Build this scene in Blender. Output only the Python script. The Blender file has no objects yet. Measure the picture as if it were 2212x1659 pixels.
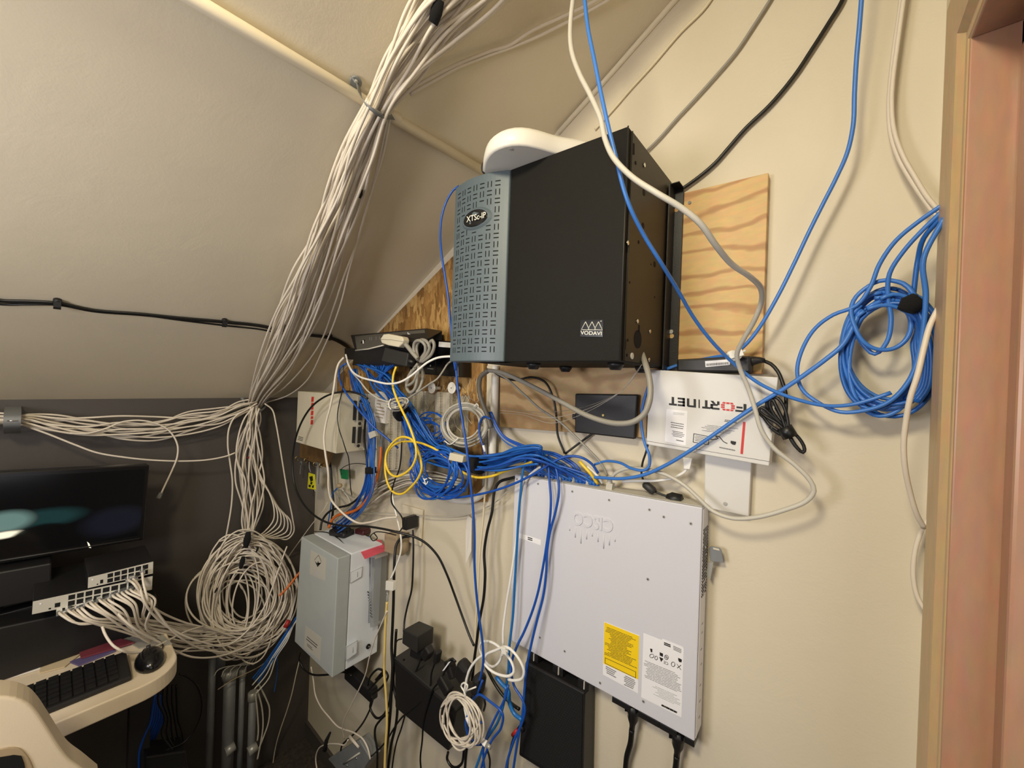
import bpy, math, random
import numpy as np
from mathutils import Vector, Matrix
random.seed(7)
SC = bpy.context.scene
COL = SC.collection

# ------------------------------------------------------------------ camera
F, CX, CY = 835.0, 1106.0, 829.5
CAMZ = 1.70
_ray = lambda px, py: np.array([px-CX, -(py-CY), -F], float)
_X = -_ray(100, 790); _X /= np.linalg.norm(_X)
_Y = _ray(1802, 850); _Y -= _X*(_X@_Y); _Y /= np.linalg.norm(_Y)
RW = np.stack([_X, _Y, np.cross(_X, _Y)])          # camera axes -> room axes (x along the wall, y into it, z up)
CAM = np.array([0, 0, CAMZ])
cam = bpy.data.cameras.new('camera'); camo = bpy.data.objects.new('camera', cam); COL.objects.link(camo)
cam.sensor_width = 36; cam.sensor_fit = 'HORIZONTAL'; cam.lens = F/2212*36; cam.clip_start = 0.01; cam.clip_end = 50
M = Matrix([list(RW[i]) for i in range(3)]).to_4x4(); M.translation = Vector(CAM)
camo.matrix_world = M
SC.camera = camo

# ------------------------------------------------------------------ light
SC.view_settings.view_transform = 'Standard'; SC.view_settings.look = 'None'
SC.view_settings.gamma = 1; SC.view_settings.use_curve_mapping = False
SC.view_settings.exposure = 0.0
W = bpy.data.worlds.new('world'); SC.world = W; W.use_nodes = True
W.node_tree.nodes['Background'].inputs[0].default_value = (0.9, 0.93, 1, 1)
W.node_tree.nodes['Background'].inputs[1].default_value = 0.15
def area(name, loc, aim, size, power, col, shape='DISK', size_y=None):
    l = bpy.data.lights.new(name, 'AREA'); l.shape = shape; l.size = size
    if size_y: l.size_y = size_y
    l.energy = power; l.color = col
    o = bpy.data.objects.new(name, l); COL.objects.link(o); o.location = loc
    o.rotation_euler = (Vector(aim)-Vector(loc)).to_track_quat('-Z', 'Y').to_euler()
    return o
area('ceiling_lamp', (-0.22, -0.50, CAMZ+0.74), (-0.45, 0.25, CAMZ-0.5), 0.26, 15.0, (1.0, 0.89, 0.64))
area('hallway_lamp', (0.50, -0.22, CAMZ-0.22), (-0.75, 0.45, CAMZ-0.02), 0.55, 2.5, (0.97, 0.96, 1.0), 'RECTANGLE', 0.9)
area('room_lamp', (-0.66, -0.72, CAMZ+0.0), (-0.80, 0.6, CAMZ-0.28), 0.45, 9.5, (1.0, 0.97, 1.0))

# ------------------------------------------------------------------ pixel -> point on a real plane
WY, KX = 0.82, -1.86                     # back wall plane, knee wall plane
SLOPE, SZ0 = 0.5737, 0.9638              # sloped ceiling: z = SZ0 + SLOPE*x above the camera
SN = np.array([SLOPE, 0, -1.0]); SN /= np.linalg.norm(SN)   # into the room
def V(a): return np.array(a, float)
def at_y(px, py, y): r = RW@_ray(px, py); return CAM+r*(y/r[1])
def at_x(px, py, x): r = RW@_ray(px, py); return CAM+r*(x/r[0])
def at_z(px, py, z): r = RW@_ray(px, py); return CAM+r*((z-CAMZ)/r[2])
def at_s(px, py, off):
    r = RW@_ray(px, py); p0 = np.array([0, 0, SZ0])+SN*off
    return CAM+r*((SN@p0)/(SN@r))
def on_plane(px, py, p, n, off=0):
    r = RW@_ray(px, py); return CAM+r*((n@(V(p)+V(n)*off-CAM))/(n@r))
MODES = {'y': at_y, 'x': at_x, 's': at_s, 'z': at_z}

# ------------------------------------------------------------------ materials
def lin(c): return tuple((v/255/12.92 if v/255 <= 0.04045 else ((v/255+0.055)/1.055)**2.4) for v in c)
def mat(name, rgb, rough=0.5, metal=0.0, var=0.0, vscale=20, bump=0.0, bscale=200, coat=0.0, trans=0.0, spec=0.5):
    m = bpy.data.materials.new(name); m.use_nodes = True
    nt = m.node_tree; b = nt.nodes['Principled BSDF']
    c = (*lin(rgb), 1)
    b.inputs['Base Color'].default_value = c
    b.inputs['Roughness'].default_value = rough; b.inputs['Metallic'].default_value = metal
    b.inputs['Specular IOR Level'].default_value = spec
    if coat: b.inputs['Coat Weight'].default_value = coat
    if trans: b.inputs['Transmission Weight'].default_value = trans
    tc = nt.nodes.new('ShaderNodeTexCoord')
    if var:
        n = nt.nodes.new('ShaderNodeTexNoise'); n.inputs['Scale'].default_value = vscale; n.inputs['Detail'].default_value = 5
        nt.links.new(tc.outputs['Object'], n.inputs['Vector'])
        r = nt.nodes.new('ShaderNodeValToRGB')
        r.color_ramp.elements[0].position = 0.3; r.color_ramp.elements[1].position = 0.7
        r.color_ramp.elements[0].color = (*[v*(1-var) for v in c[:3]], 1)
        r.color_ramp.elements[1].color = (*[min(1, v*(1+var)) for v in c[:3]], 1)
        nt.links.new(n.outputs['Fac'], r.inputs['Fac']); nt.links.new(r.outputs['Color'], b.inputs['Base Color'])
    if bump:
        n = nt.nodes.new('ShaderNodeTexNoise'); n.inputs['Scale'].default_value = bscale; n.inputs['Detail'].default_value = 3
        nt.links.new(tc.outputs['Object'], n.inputs['Vector'])
        bp = nt.nodes.new('ShaderNodeBump'); bp.inputs['Strength'].default_value = bump; bp.inputs['Distance'].default_value = 0.002
        nt.links.new(n.outputs['Fac'], bp.inputs['Height']); nt.links.new(bp.outputs['Normal'], b.inputs['Normal'])
    return m
def wall_mat(name, rgb, var=0.03):
    m = mat(name, rgb, 0.55, var=var, vscale=3)
    nt = m.node_tree; b = nt.nodes['Principled BSDF']; tc = [n for n in nt.nodes if n.type == 'TEX_COORD'][0]
    n1 = nt.nodes.new('ShaderNodeTexNoise'); n1.inputs['Scale'].default_value = 14; n1.inputs['Detail'].default_value = 6; n1.inputs['Roughness'].default_value = 0.6
    n1.inputs['Distortion'].default_value = 0.6
    n2 = nt.nodes.new('ShaderNodeTexNoise'); n2.inputs['Scale'].default_value = 260; n2.inputs['Detail'].default_value = 2
    mx = nt.nodes.new('ShaderNodeMath'); mx.operation = 'MULTIPLY_ADD'; mx.inputs[1].default_value = 0.15
    for n in (n1, n2): nt.links.new(tc.outputs['Object'], n.inputs['Vector'])
    nt.links.new(n2.outputs['Fac'], mx.inputs[0]); nt.links.new(n1.outputs['Fac'], mx.inputs[2])
    bp = nt.nodes.new('ShaderNodeBump'); bp.inputs['Strength'].default_value = 0.22; bp.inputs['Distance'].default_value = 0.004
    nt.links.new(mx.outputs[0], bp.inputs['Height']); nt.links.new(bp.outputs['Normal'], b.inputs['Normal'])
    return m
def wood_mat(name, c1, c2, axis='z', scale=14, dist=3.0, stretch=6, rough=0.55, contrast=(0.35, 0.75)):
    m = bpy.data.materials.new(name); m.use_nodes = True; nt = m.node_tree; b = nt.nodes['Principled BSDF']
    b.inputs['Roughness'].default_value = rough
    tc = nt.nodes.new('ShaderNodeTexCoord'); mp = nt.nodes.new('ShaderNodeMapping')
    s = {'z': (1/stretch*2, 1, 1), 'x': (1, 1, 1/stretch*2)}[axis]
    mp.inputs['Scale'].default_value = s
    nt.links.new(tc.outputs['Object'], mp.inputs['Vector'])
    w = nt.nodes.new('ShaderNodeTexWave'); w.bands_direction = 'Z' if axis == 'z' else 'X'
    w.inputs['Scale'].default_value = scale; w.inputs['Distortion'].default_value = dist
    w.inputs['Detail'].default_value = 3; w.inputs['Detail Scale'].default_value = 1.5
    n = nt.nodes.new('ShaderNodeTexNoise'); n.inputs['Scale'].default_value = 120; n.inputs['Detail'].default_value = 4
    nt.links.new(mp.outputs[0], w.inputs['Vector']); nt.links.new(mp.outputs[0], n.inputs['Vector'])
    r = nt.nodes.new('ShaderNodeValToRGB'); r.color_ramp.elements[0].position = contrast[0]; r.color_ramp.elements[1].position = contrast[1]
    r.color_ramp.elements[0].color = (*lin(c1), 1); r.color_ramp.elements[1].color = (*lin(c2), 1)
    nt.links.new(w.outputs['Fac'], r.inputs['Fac'])
    mx = nt.nodes.new('ShaderNodeMix'); mx.data_type = 'RGBA'; mx.blend_type = 'MULTIPLY'; mx.inputs[0].default_value = 0.35
    nt.links.new(r.outputs['Color'], mx.inputs[6]); nt.links.new(n.outputs['Color'], mx.inputs[7])
    gm = nt.nodes.new('ShaderNodeBrightContrast'); gm.inputs['Bright'].default_value = 0.03
    nt.links.new(mx.outputs[2], gm.inputs['Color'])
    nt.links.new(gm.outputs['Color'], b.inputs['Base Color'])
    return m
def osb_mat(name):
    m = bpy.data.materials.new(name); m.use_nodes = True; nt = m.node_tree; b = nt.nodes['Principled BSDF']
    b.inputs['Roughness'].default_value = 0.6
    tc = nt.nodes.new('ShaderNodeTexCoord'); mp = nt.nodes.new('ShaderNodeMapping'); mp.inputs['Scale'].default_value = (1, 1, 0.42); mp.inputs['Rotation'].default_value = (0, 0.7, 0)
    nt.links.new(tc.outputs['Object'], mp.inputs['Vector'])
    v = nt.nodes.new('ShaderNodeTexVoronoi'); v.inputs['Scale'].default_value = 62; v.distance = 'MANHATTAN'
    n = nt.nodes.new('ShaderNodeTexNoise'); n.inputs['Scale'].default_value = 60; n.inputs['Distortion'].default_value = 2
    nt.links.new(mp.outputs[0], v.inputs['Vector']); nt.links.new(mp.outputs[0], n.inputs['Vector'])
    a = nt.nodes.new('ShaderNodeMix'); a.data_type = 'FLOAT'; a.inputs[0].default_value = 0.45
    sp = nt.nodes.new('ShaderNodeSeparateColor'); nt.links.new(v.outputs['Color'], sp.inputs[0])
    nt.links.new(sp.outputs[0], a.inputs[2]); nt.links.new(n.outputs['Fac'], a.inputs[3])
    r = nt.nodes.new('ShaderNodeValToRGB'); e = r.color_ramp.elements
    e[0].position = 0.2; e[0].color = (*lin((112, 80, 38)), 1); e[1].position = 0.8; e[1].color = (*lin((192, 156, 96)), 1)
    x = e.new(0.5); x.color = (*lin((152, 112, 60)), 1)
    nt.links.new(a.outputs[0], r.inputs['Fac']); nt.links.new(r.outputs['Color'], b.inputs['Base Color'])
    bp = nt.nodes.new('ShaderNodeBump'); bp.inputs['Strength'].default_value = 0.3; bp.inputs['Distance'].default_value = 0.001
    nt.links.new(a.outputs[0], bp.inputs['Height']); nt.links.new(bp.outputs['Normal'], b.inputs['Normal'])
    return m
def emit(name, rgb, s):
    m = bpy.data.materials.new(name); m.use_nodes = True; b = m.node_tree.nodes['Principled BSDF']
    b.inputs['Base Color'].default_value = (*lin(rgb), 1)
    b.inputs['Emission Color'].default_value = (*lin(rgb), 1); b.inputs['Emission Strength'].default_value = s
    return m
MT = dict(
    wall=wall_mat('cream_wall_paint', (216, 206, 184)),
    slope=wall_mat('cream_ceiling_paint', (220, 209, 184)),
    knee=wall_mat('dark_grey_wall', (76, 71, 67)),  # one even dark grey for the low left wall and the baseboard
    floor=mat('dark_carpet', (62, 54, 48), 0.95, var=0.35, vscale=90, bump=0.6, bscale=600),
    pipe=mat('cream_painted_pipe', (228, 217, 192), 0.4, bump=0.05),
    door=wood_mat('stained_door_wood', (176, 128, 96), (181, 133, 101), 'x', 4, 2.0, 8, 0.35),
    doorlt=wood_mat('pale_door_trim_wood', (196, 160, 112), (202, 168, 120), 'x', 12, 2.0, 8, 0.4),
    ply=wood_mat('plywood', (186, 134, 68), (222, 182, 112), 'z', 8.0, 9.0, 5, 0.5, (0.02, 0.26)),
    plylow=wood_mat('knotty_plywood', (176, 136, 80), (212, 176, 120), 'z', 4.0, 16.0, 3, 0.5, (0.05, 0.5)),
    osb=osb_mat('oriented_strand_board'),
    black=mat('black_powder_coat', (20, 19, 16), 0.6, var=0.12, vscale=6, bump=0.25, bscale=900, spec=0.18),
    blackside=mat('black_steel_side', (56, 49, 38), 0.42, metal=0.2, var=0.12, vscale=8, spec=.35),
    blackp=mat('black_plastic', (28, 27, 28), 0.45, bump=0.1, bscale=500),
    blackg=mat('black_gloss_plastic', (16, 16, 18), 0.2),
    hole=mat('dark_opening', (6, 6, 6), 0.9),
    dgrey=mat('dark_grey_plastic', (44, 43, 42), 0.5),
    bluegrey=mat('blue_grey_plastic', (84, 97, 104), 0.45, bump=0.08, bscale=700),
    white=mat('white_plastic', (236, 232, 222), 0.4),
    fort=mat('white_painted_metal', (218, 216, 212), 0.42, bump=0.03, bscale=600),
    cisco=mat('light_grey_painted_steel', (212, 212, 220), 0.42, bump=0.06, bscale=900),
    ciscoside=mat('light_grey_steel_lit_side', (236, 236, 242), 0.45),  # lighter copy of the chassis grey, light from the right painted in
    steel=mat('zinc_steel', (178, 178, 172), 0.4, metal=0.4),
    steeld=mat('dull_galvanised_steel', (135, 138, 140), 0.6, metal=0.35, var=0.1),
    chrome=mat('chrome', (225, 225, 220), 0.15, metal=1.0),
    brass=mat('brass', (190, 165, 105), 0.3, metal=1.0),
    beige=mat('beige_enamel', (214, 206, 182), 0.45, var=0.03),
    beigep=mat('beige_moulded_plastic', (224, 208, 182), 0.5, bump=0.15, bscale=500),
    enclosure=mat('grey_polyester_enclosure', (178, 184, 182), 0.4, var=0.03),
    enclside=mat('grey_enclosure_lit_side', (232, 238, 245), 0.4),  # side grey raised nearly to white to carry the light from the right
    clear=mat('clear_plastic', (225, 228, 230), 0.15, trans=0.85),
    wc=mat('white_cable_jacket', (222, 212, 196), 0.45),
    wc2=mat('bright_white_cable_jacket', (240, 238, 232), 0.4),
    gc=mat('grey_cable_jacket', (150, 146, 136), 0.45),
    panelgrey=mat('warm_grey_plastic', (84, 81, 75), 0.5),
    gcd=mat('dark_grey_cable_jacket', (104, 100, 92), 0.5),
    gcl=mat('light_grey_cable_jacket', (196, 192, 180), 0.45),
    bc=mat('blue_cable_jacket', (34, 98, 182), 0.35),
    bcd=mat('deep_blue_cable_jacket', (26, 80, 172), 0.35),
    bct=mat('teal_blue_cable_jacket', (30, 108, 178), 0.35),
    bcl=mat('light_blue_cable_jacket', (62, 122, 206), 0.35),
    yc=mat('yellow_cable_jacket', (240, 204, 60), 0.4),
    yp=mat('pale_yellow_cable_jacket', (228, 200, 120), 0.4),
    oc=mat('orange_conduit', (205, 104, 38), 0.45),
    kc=mat('black_cable_jacket', (20, 20, 20), 0.4),
    cc=mat('cream_painted_cable', (222, 210, 180), 0.5),
    velcro=mat('black_hook_and_loop', (16, 16, 18), 0.95, bump=0.8, bscale=1500),
    tie=mat('white_nylon_tie', (238, 236, 228), 0.4),
    red=mat('red_print', (205, 48, 40), 0.5), redd=mat('dull_red_tape', (170, 40, 40), 0.5),
    ink=mat('black_print', (30, 30, 30), 0.6), inkg=mat('grey_print', (130, 130, 132), 0.6), inkl=mat('pale_print', (188, 188, 190), 0.6),
    silver=mat('silver_print', (205, 205, 195), 0.4),
    label=mat('white_label', (242, 241, 244), 0.45), yellow=mat('yellow_label', (250, 212, 30), 0.5),
    pink=mat('pink_sticky_note', (232, 92, 112), 0.7, var=0.05), paper=mat('white_paper', (225, 220, 212), 0.7),
    manila=mat('manila_paper', (205, 185, 150), 0.7), binder=mat('maroon_folder', (120, 50, 60), 0.6), purple=mat('purple_folder', (95, 85, 125), 0.6),
    green=mat('green_tag', (22, 120, 70), 0.5), ytag=mat('yellow_key_tag', (228, 222, 40), 0.5),
    brown=mat('brown_hardboard', (112, 84, 48), 0.6, var=0.15, vscale=30), tan=mat('tan_plastic', (172, 152, 122), 0.5),
    screen=mat('dark_monitor_glass', (10, 12, 16), 0.12), led=emit('green_led', (60, 230, 190), 2.0),
    glare=emit('screen_wave_light', (110, 140, 132), 0.55), glare2=emit('painted_glint_glow', (225, 225, 205), 0.8), glare3=emit('screen_sky_dim', (38, 44, 58), 0.5), glare4=emit('screen_wave_teal', (42, 70, 70), 0.5),
    dusty=mat('dusty_grey_panel', (150, 140, 118), 0.7, var=0.3, vscale=30),
    paint66=mat('white_connector_plastic', (178, 170, 152), 0.5), clip66=mat('tinned_clips', (225, 218, 200), 0.35, metal=0.4),
    dred=mat('dark_red_plastic', (70, 22, 26), 0.4),
)

# ------------------------------------------------------------------ mesh helpers
ORG = {}
class Mesh:
    def __init__(s): s.v = []; s.f = []; s.sm = []
    def add(s, vs, fs, smooth=False):
        o = len(s.v); s.v += [tuple(map(float, p)) for p in vs]; s.f += [tuple(o+i for i in f) for f in fs]; s.sm += [smooth]*len(fs); return s
    def hexa(s, c):                       # 8 corners: front TL TR BR BL, back TL TR BR BL
        return s.add(c, [(0,1,2,3), (7,6,5,4), (0,4,5,1), (1,5,6,2), (2,6,7,3), (3,7,4,0)])
    def box(s, lo, hi):
        (a,b,c),(d,e,f) = lo, hi
        return s.hexa([(a,b,f),(d,b,f),(d,b,c),(a,b,c),(a,e,f),(d,e,f),(d,e,c),(a,e,c)])
    def obox(s, c, ax, ay, az):           # centre and three half axes
        c, ax, ay, az = map(V, (c, ax, ay, az))
        return s.hexa([c-ax-ay+az, c+ax-ay+az, c+ax-ay-az, c-ax-ay-az, c-ax+ay+az, c+ax+ay+az, c+ax+ay-az, c-ax+ay-az])
    def prism(s, pts, vec, smooth=False):
        n = len(pts); pts = [V(p) for p in pts]; q = [p+V(vec) for p in pts]
        s.add(pts+q, [tuple(range(n))[::-1], tuple(range(n, 2*n))]+[(i, (i+1) % n, n+(i+1) % n, n+i) for i in range(n)], smooth)
        return s
    def tube(s, path, r, sides=8, cap=True):
        P = [V(p) for p in path]; n = len(P)
        R = r if hasattr(r, '__len__') else [r]*n
        T = [P[min(i+1, n-1)]-P[max(i-1, 0)] for i in range(n)]; T = [t/(np.linalg.norm(t)+1e-12) for t in T]
        a = np.cross(T[0], [0, 0, 1.0])
        if np.linalg.norm(a) < 0.1: a = np.cross(T[0], [1.0, 0, 0])
        a /= np.linalg.norm(a); vs = []
        for i in range(n):
            a = a-T[i]*(a@T[i]); a /= (np.linalg.norm(a)+1e-12); b = np.cross(T[i], a)
            for k in range(sides):
                w = 2*math.pi*k/sides; vs.append(P[i]+(a*math.cos(w)+b*math.sin(w))*R[i])
        fs = [(i*sides+k, i*sides+(k+1) % sides, (i+1)*sides+(k+1) % sides, (i+1)*sides+k) for i in range(n-1) for k in range(sides)]
        s.add(vs, fs, True)
        if cap:
            o = len(s.v)-n*sides
            s.f += [tuple(o+k for k in range(sides))[::-1], tuple(o+(n-1)*sides+k for k in range(sides))]; s.sm += [False, False]
        return s
    def cyl(s, a, b, r, sides=20): return s.tube([a, b], r, sides)
    def ell(s, c, rx, ry, rz, nu=16, nv=10, ax=None):
        A = np.eye(3) if ax is None else np.array(ax); vs = []; c = V(c)
        for j in range(nv+1):
            t = math.pi*j/nv
            for i in range(nu):
                p = 2*math.pi*i/nu
                vs.append(c+A.T@np.array([rx*math.sin(t)*math.cos(p), ry*math.sin(t)*math.sin(p), rz*math.cos(t)]))
        return s.add(vs, [(j*nu+i, j*nu+(i+1) % nu, (j+1)*nu+(i+1) % nu, (j+1)*nu+i) for j in range(nv) for i in range(nu)], True)
def tag(o, label=None, cat=None, group=None, kind=None):
    if label: o['label'] = label
    if cat: o['category'] = cat
    if group: o['group'] = group
    if kind: o['kind'] = kind
    return o
def thing(name, label, cat, loc, group=None):
    o = bpy.data.objects.new(name, None); COL.objects.link(o); o.location = Vector(loc); o.empty_display_size = 0.02
    ORG[o.name] = V(loc); return tag(o, label, cat, group)
def obj(name, m, material, parent=None, bevel=0, label=None, cat=None, group=None, kind=None, seg=2):
    vs = np.array(m.v)
    if parent is not None: org = ORG[parent.name]
    else:
        lo, hi = vs.min(0), vs.max(0); org = np.array([(lo[0]+hi[0])/2, (lo[1]+hi[1])/2, lo[2]])
    me = bpy.data.meshes.new(name); me.from_pydata([tuple(p) for p in vs-org], [], m.f); me.update()
    me.polygons.foreach_set('use_smooth', m.sm[:len(me.polygons)]) if len(m.sm) == len(me.polygons) else None
    for q in (material if isinstance(material, (list, tuple)) else [material]): me.materials.append(q)
    o = bpy.data.objects.new(name, me); COL.objects.link(o)
    if parent is not None: o.parent = parent; ORG[o.name] = org
    else: o.location = Vector(org); ORG[o.name] = org
    if bevel:
        b = o.modifiers.new('bevel', 'BEVEL'); b.width = bevel; b.segments = seg; b.limit_method = 'ANGLE'; b.angle_limit = math.radians(40)
    return tag(o, label, cat, group, kind)

# a flat face that pixels can be projected on, for prints, screws and holes
class Face:
    def __init__(s, p, n): s.p = V(p); s.n = V(n)/np.linalg.norm(n)
    def at(s, px, py, off=0.0): return on_plane(px, py, s.p, s.n, off)
    def quad(s, m, q, off=0.0006, th=None):     # thin slab outlined by pixel points
        pts = [s.at(*a, off) for a in q]; return m.prism(pts, -s.n*(th or off*0.9))
    def disc(s, m, px, py, r, h=0.001, sides=16, off=0.0, squash=1.0):
        c = s.at(px, py, off); return m.cyl(c, c+s.n*h, r, sides)
    def text(s, name, txt, q, material, parent, off=0.0006, extrude=0.0, flip=False, bold=0.0, label=None):
        cu = bpy.data.curves.new(name, 'FONT'); cu.body = txt; cu.size = 1; cu.extrude = 0.5 if extrude else 0; cu.offset = bold; cu.resolution_u = 3
        t = bpy.data.objects.new(name, cu); COL.objects.link(t)
        me = bpy.data.meshes.new_from_object(t.evaluated_get(bpy.context.evaluated_depsgraph_get()))
        COL.objects.unlink(t); bpy.data.objects.remove(t)
        co = np.array([v.co[:] for v in me.vertices]); lo, hi = co.min(0), co.max(0); d = hi-lo; d[d == 0] = 1
        TL, TR, BR, BL = [s.at(*a, 0) for a in q]; out = []
        for c in co:
            x, y = (c[0]-lo[0])/d[0], (c[1]-lo[1])/d[1]
            if flip: x, y = 1-x, 1-y
            p = (TL*(1-x)+TR*x)*y+(BL*(1-x)+BR*x)*(1-y)
            out.append(p+s.n*(off+(c[2]*extrude if extrude else 0)))
        m = Mesh(); m.add(out, [tuple(p.vertices) for p in me.polygons])
        bpy.data.meshes.remove(me)
        return obj(name, m, material, parent, label=label)

def catmull(P, step=0.006):
    P = [V(p) for p in P]
    if len(P) < 3: return P
    Q = [2*P[0]-P[1]]+P+[2*P[-1]-P[-2]]; out = []
    for i in range(1, len(Q)-2):
        p0, p1, p2, p3 = Q[i-1], Q[i], Q[i+1], Q[i+2]
        t0 = 0; t1 = t0+max(1e-6, np.linalg.norm(p1-p0))**0.5; t2 = t1+max(1e-6, np.linalg.norm(p2-p1))**0.5; t3 = t2+max(1e-6, np.linalg.norm(p3-p2))**0.5
        n = max(2, min(16, int(np.linalg.norm(p2-p1)/step)))
        for k in range(n):
            t = t1+(t2-t1)*k/n
            A1 = (t1-t)/(t1-t0)*p0+(t-t0)/(t1-t0)*p1; A2 = (t2-t)/(t2-t1)*p1+(t-t1)/(t2-t1)*p2; A3 = (t3-t)/(t3-t2)*p2+(t-t2)/(t3-t2)*p3
            B1 = (t2-t)/(t2-t0)*A1+(t-t0)/(t2-t0)*A2; B2 = (t3-t)/(t3-t1)*A2+(t-t1)/(t3-t1)*A3
            out.append((t2-t)/(t2-t1)*B1+(t-t1)/(t2-t1)*B2)
    out.append(P[-1]); return out
def points(pts, d, mode='y'):
    n = len(pts); d = d if hasattr(d, '__len__') else [d]
    f = np.interp(np.linspace(0, 1, n), np.linspace(0, 1, len(d)), d) if len(d) > 1 else [d[0]]*n
    P = [MODES[mode](p[0], p[1], p[2] if len(p) > 2 else f[i]) for i, p in enumerate(pts)]
    def carry_on(end, nxt, px, py):           # a cable that leaves the picture goes on to the ceiling, along the wall or to the floor
        d = end-nxt; d /= np.linalg.norm(d)
        if py <= -20 and mode == 'y':
            gap = (CAMZ+SZ0+SLOPE*end[0]-end[2]); t = gap/max(.3, d[2]-SLOPE*d[0]); return [end+d*t*.5, end+d*t*.98] if 0 < t < 1.2 else []
        if py <= -100 and mode == 's': return [end+(d-SN*(d@SN))*.4]
        if px <= -60: return [end+V([0, -1, 0])*.5, end+V([0, -1, 0])*1.2]
        if py >= 1680: return [end+V([0, 0, -.2]), end+V([0, 0, -max(.3, min(end[2]-.02, 2))])] if end[2] > .4 else []
        return []
    if len(P) > 2 and mode != 'z':
        a, b = carry_on(P[0], P[1], *pts[0][:2]), carry_on(P[-1], P[-2], *pts[-1][:2])
        P = a[::-1]+P+b
    return P
def cable(name, label, cat, pts, d, r, material, mode='y', group=None, parent=None, sides=8, raw=False, kind=None):
    P = pts if raw else points(pts, d, mode)
    m = Mesh(); m.tube(catmull(P), r, sides)
    return obj(name, m, material, parent, label=label if not parent else None, cat=cat if not parent else None, group=group, kind=kind)
def quadbox(m, q, yf, th):                # front quad in pixels on the plane y=yf, thickness into the wall
    f = [at_y(px, py, yf) for px, py in q]; b = [p+V([0, th, 0]) for p in f]; return m.hexa(f+b)
NY = V([0, -1, 0])

# =================================================================== SETTING
RX = 0.11                                  # right wall plane
def struct(name, m, material, parent=None, **k):
    return obj(name, m, material, parent, kind=None if parent else 'structure', **k)
top = CAMZ+SZ0+SLOPE*RX
m = Mesh(); m.prism([(KX-0.1, WY, 0), (KX-0.1, WY, CAMZ+SZ0+SLOPE*(KX-0.1)+0.12), (1.6, WY, CAMZ+SZ0+SLOPE*1.6), (1.6, WY, 0)], (0, 0.1, 0)); struct('wall_back', m, MT['wall'])
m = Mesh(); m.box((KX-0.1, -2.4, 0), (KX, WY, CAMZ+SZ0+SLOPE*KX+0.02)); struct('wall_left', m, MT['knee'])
m = Mesh(); m.box((KX-0.1, -2.5, 0), (1.6, -2.4, 3.8)); struct('wall_front', m, MT['wall'])
m = Mesh(); m.prism([(KX-0.1, -2.4, CAMZ+SZ0+SLOPE*(KX-0.1)), (1.6, -2.4, CAMZ+SZ0+SLOPE*1.6), (1.6, -2.4, CAMZ+SZ0+SLOPE*1.6+0.1), (KX-0.1, -2.4, CAMZ+SZ0+SLOPE*(KX-0.1)+0.1)], (0, WY+2.4, 0)); struct('ceiling', m, MT['slope'])
m = Mesh(); m.box((KX-0.1, -2.5, -0.05), (1.6, WY+0.1, 0)); struct('floor', m, MT['floor'])
m = Mesh(); m.box((1.6, -2.5, 0), (1.7, WY, 3.8)); struct('wall_right', m, MT['wall'])
# partition with the doorway in it (door opening from DY0 to DY1), beside the camera
DY0, DY1, DZ = 0.60, -0.35, CAMZ+0.369
m = Mesh(); m.box((RX, DY0+0.02, 0), (RX+0.12, WY, 3.0)); m.box((RX, -2.4, 0), (RX+0.12, DY1-0.02, 3.0)); m.box((RX, DY1-0.02, DZ+0.02), (RX+0.12, DY0+0.02, 3.0))
struct('wall_side', m, MT['wall'])
d1 = bpy.data.objects.new('door_1', None); COL.objects.link(d1); d1.location = (RX, DY0, 0); ORG['door_1'] = V((RX, DY0, 0)); d1['kind'] = 'structure'
def casing_profile(t):                      # t = distance from the opening, returns projection from the wall
    return [(0.0, 0.010), (0.004, 0.013), (0.012, 0.013), (0.016, 0.009), (0.022, 0.010), (0.030, 0.017), (0.040, 0.018), (0.048, 0.014), (0.052, 0.010), (0.085, 0.012), (0.120, 0.013), (0.130, 0.010), (0.130, 0.0)]
prof = casing_profile(0)
m = Mesh()                                   # vertical casing leg, mitred at the head
n = len(prof)
lo = [(RX-h, DY0+t, 0) for t, h in prof]; hi = [(RX-h, DY0+t, DZ+t) for t, h in prof]
m.add(lo+hi, [(i, i+1, n+i+1, n+i) for i in range(n-1)]); obj('door_casing', m, MT['doorlt'], d1, label='pale wooden casing leg')
m = Mesh(); a = [(RX-h, DY0+t, DZ+t) for t, h in prof]; b = [(RX-h, DY1-t, DZ+t) for t, h in prof]
m.add(a+b, [(i, n+i, n+i+1, i+1) for i in range(n-1)]); obj('door_casing', m, MT['doorlt'], d1)
m = Mesh(); m.box((RX-0.012, DY0, 0), (RX+0.13, DY0+0.02, DZ+0.02)); obj('door_jamb', m, MT['door'], d1, 0.0015)
m = Mesh(); m.box((RX-0.012, DY1-0.02, 0), (RX+0.13, DY1, DZ+0.02)); obj('door_jamb', m, MT['door'], d1, 0.0015)
m = Mesh(); m.box((RX-0.012, DY1, DZ), (RX+0.13, DY0, DZ+0.02)); obj('door_head', m, MT['door'], d1, 0.0015)
m = Mesh(); m.box((RX+0.021, DY0-0.028, 0), (RX+0.065, DY0, DZ)); obj('door_stop', m, MT['door'], d1, 0.003)
m = Mesh(); m.box((RX+0.021, DY1, DZ-0.028), (RX+0.065, DY0, DZ)); obj('door_stop', m, MT['door'], d1, 0.003)
# raised paint bead along the joint of ceiling and wall
m = Mesh(); m.tube([at_y(1205, 288, WY-0.004), at_y(1330, 148, WY-0.004), at_y(1452, 8, WY-0.004), at_y(1560, -110, WY-0.004)], 0.006, 8); struct('trim_1', m, MT['pipe'])
m = Mesh(); m.box((KX, WY-0.012, 0), (-1.0, WY, 0.07)); struct('baseboard_back', m, MT['knee'])

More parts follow.
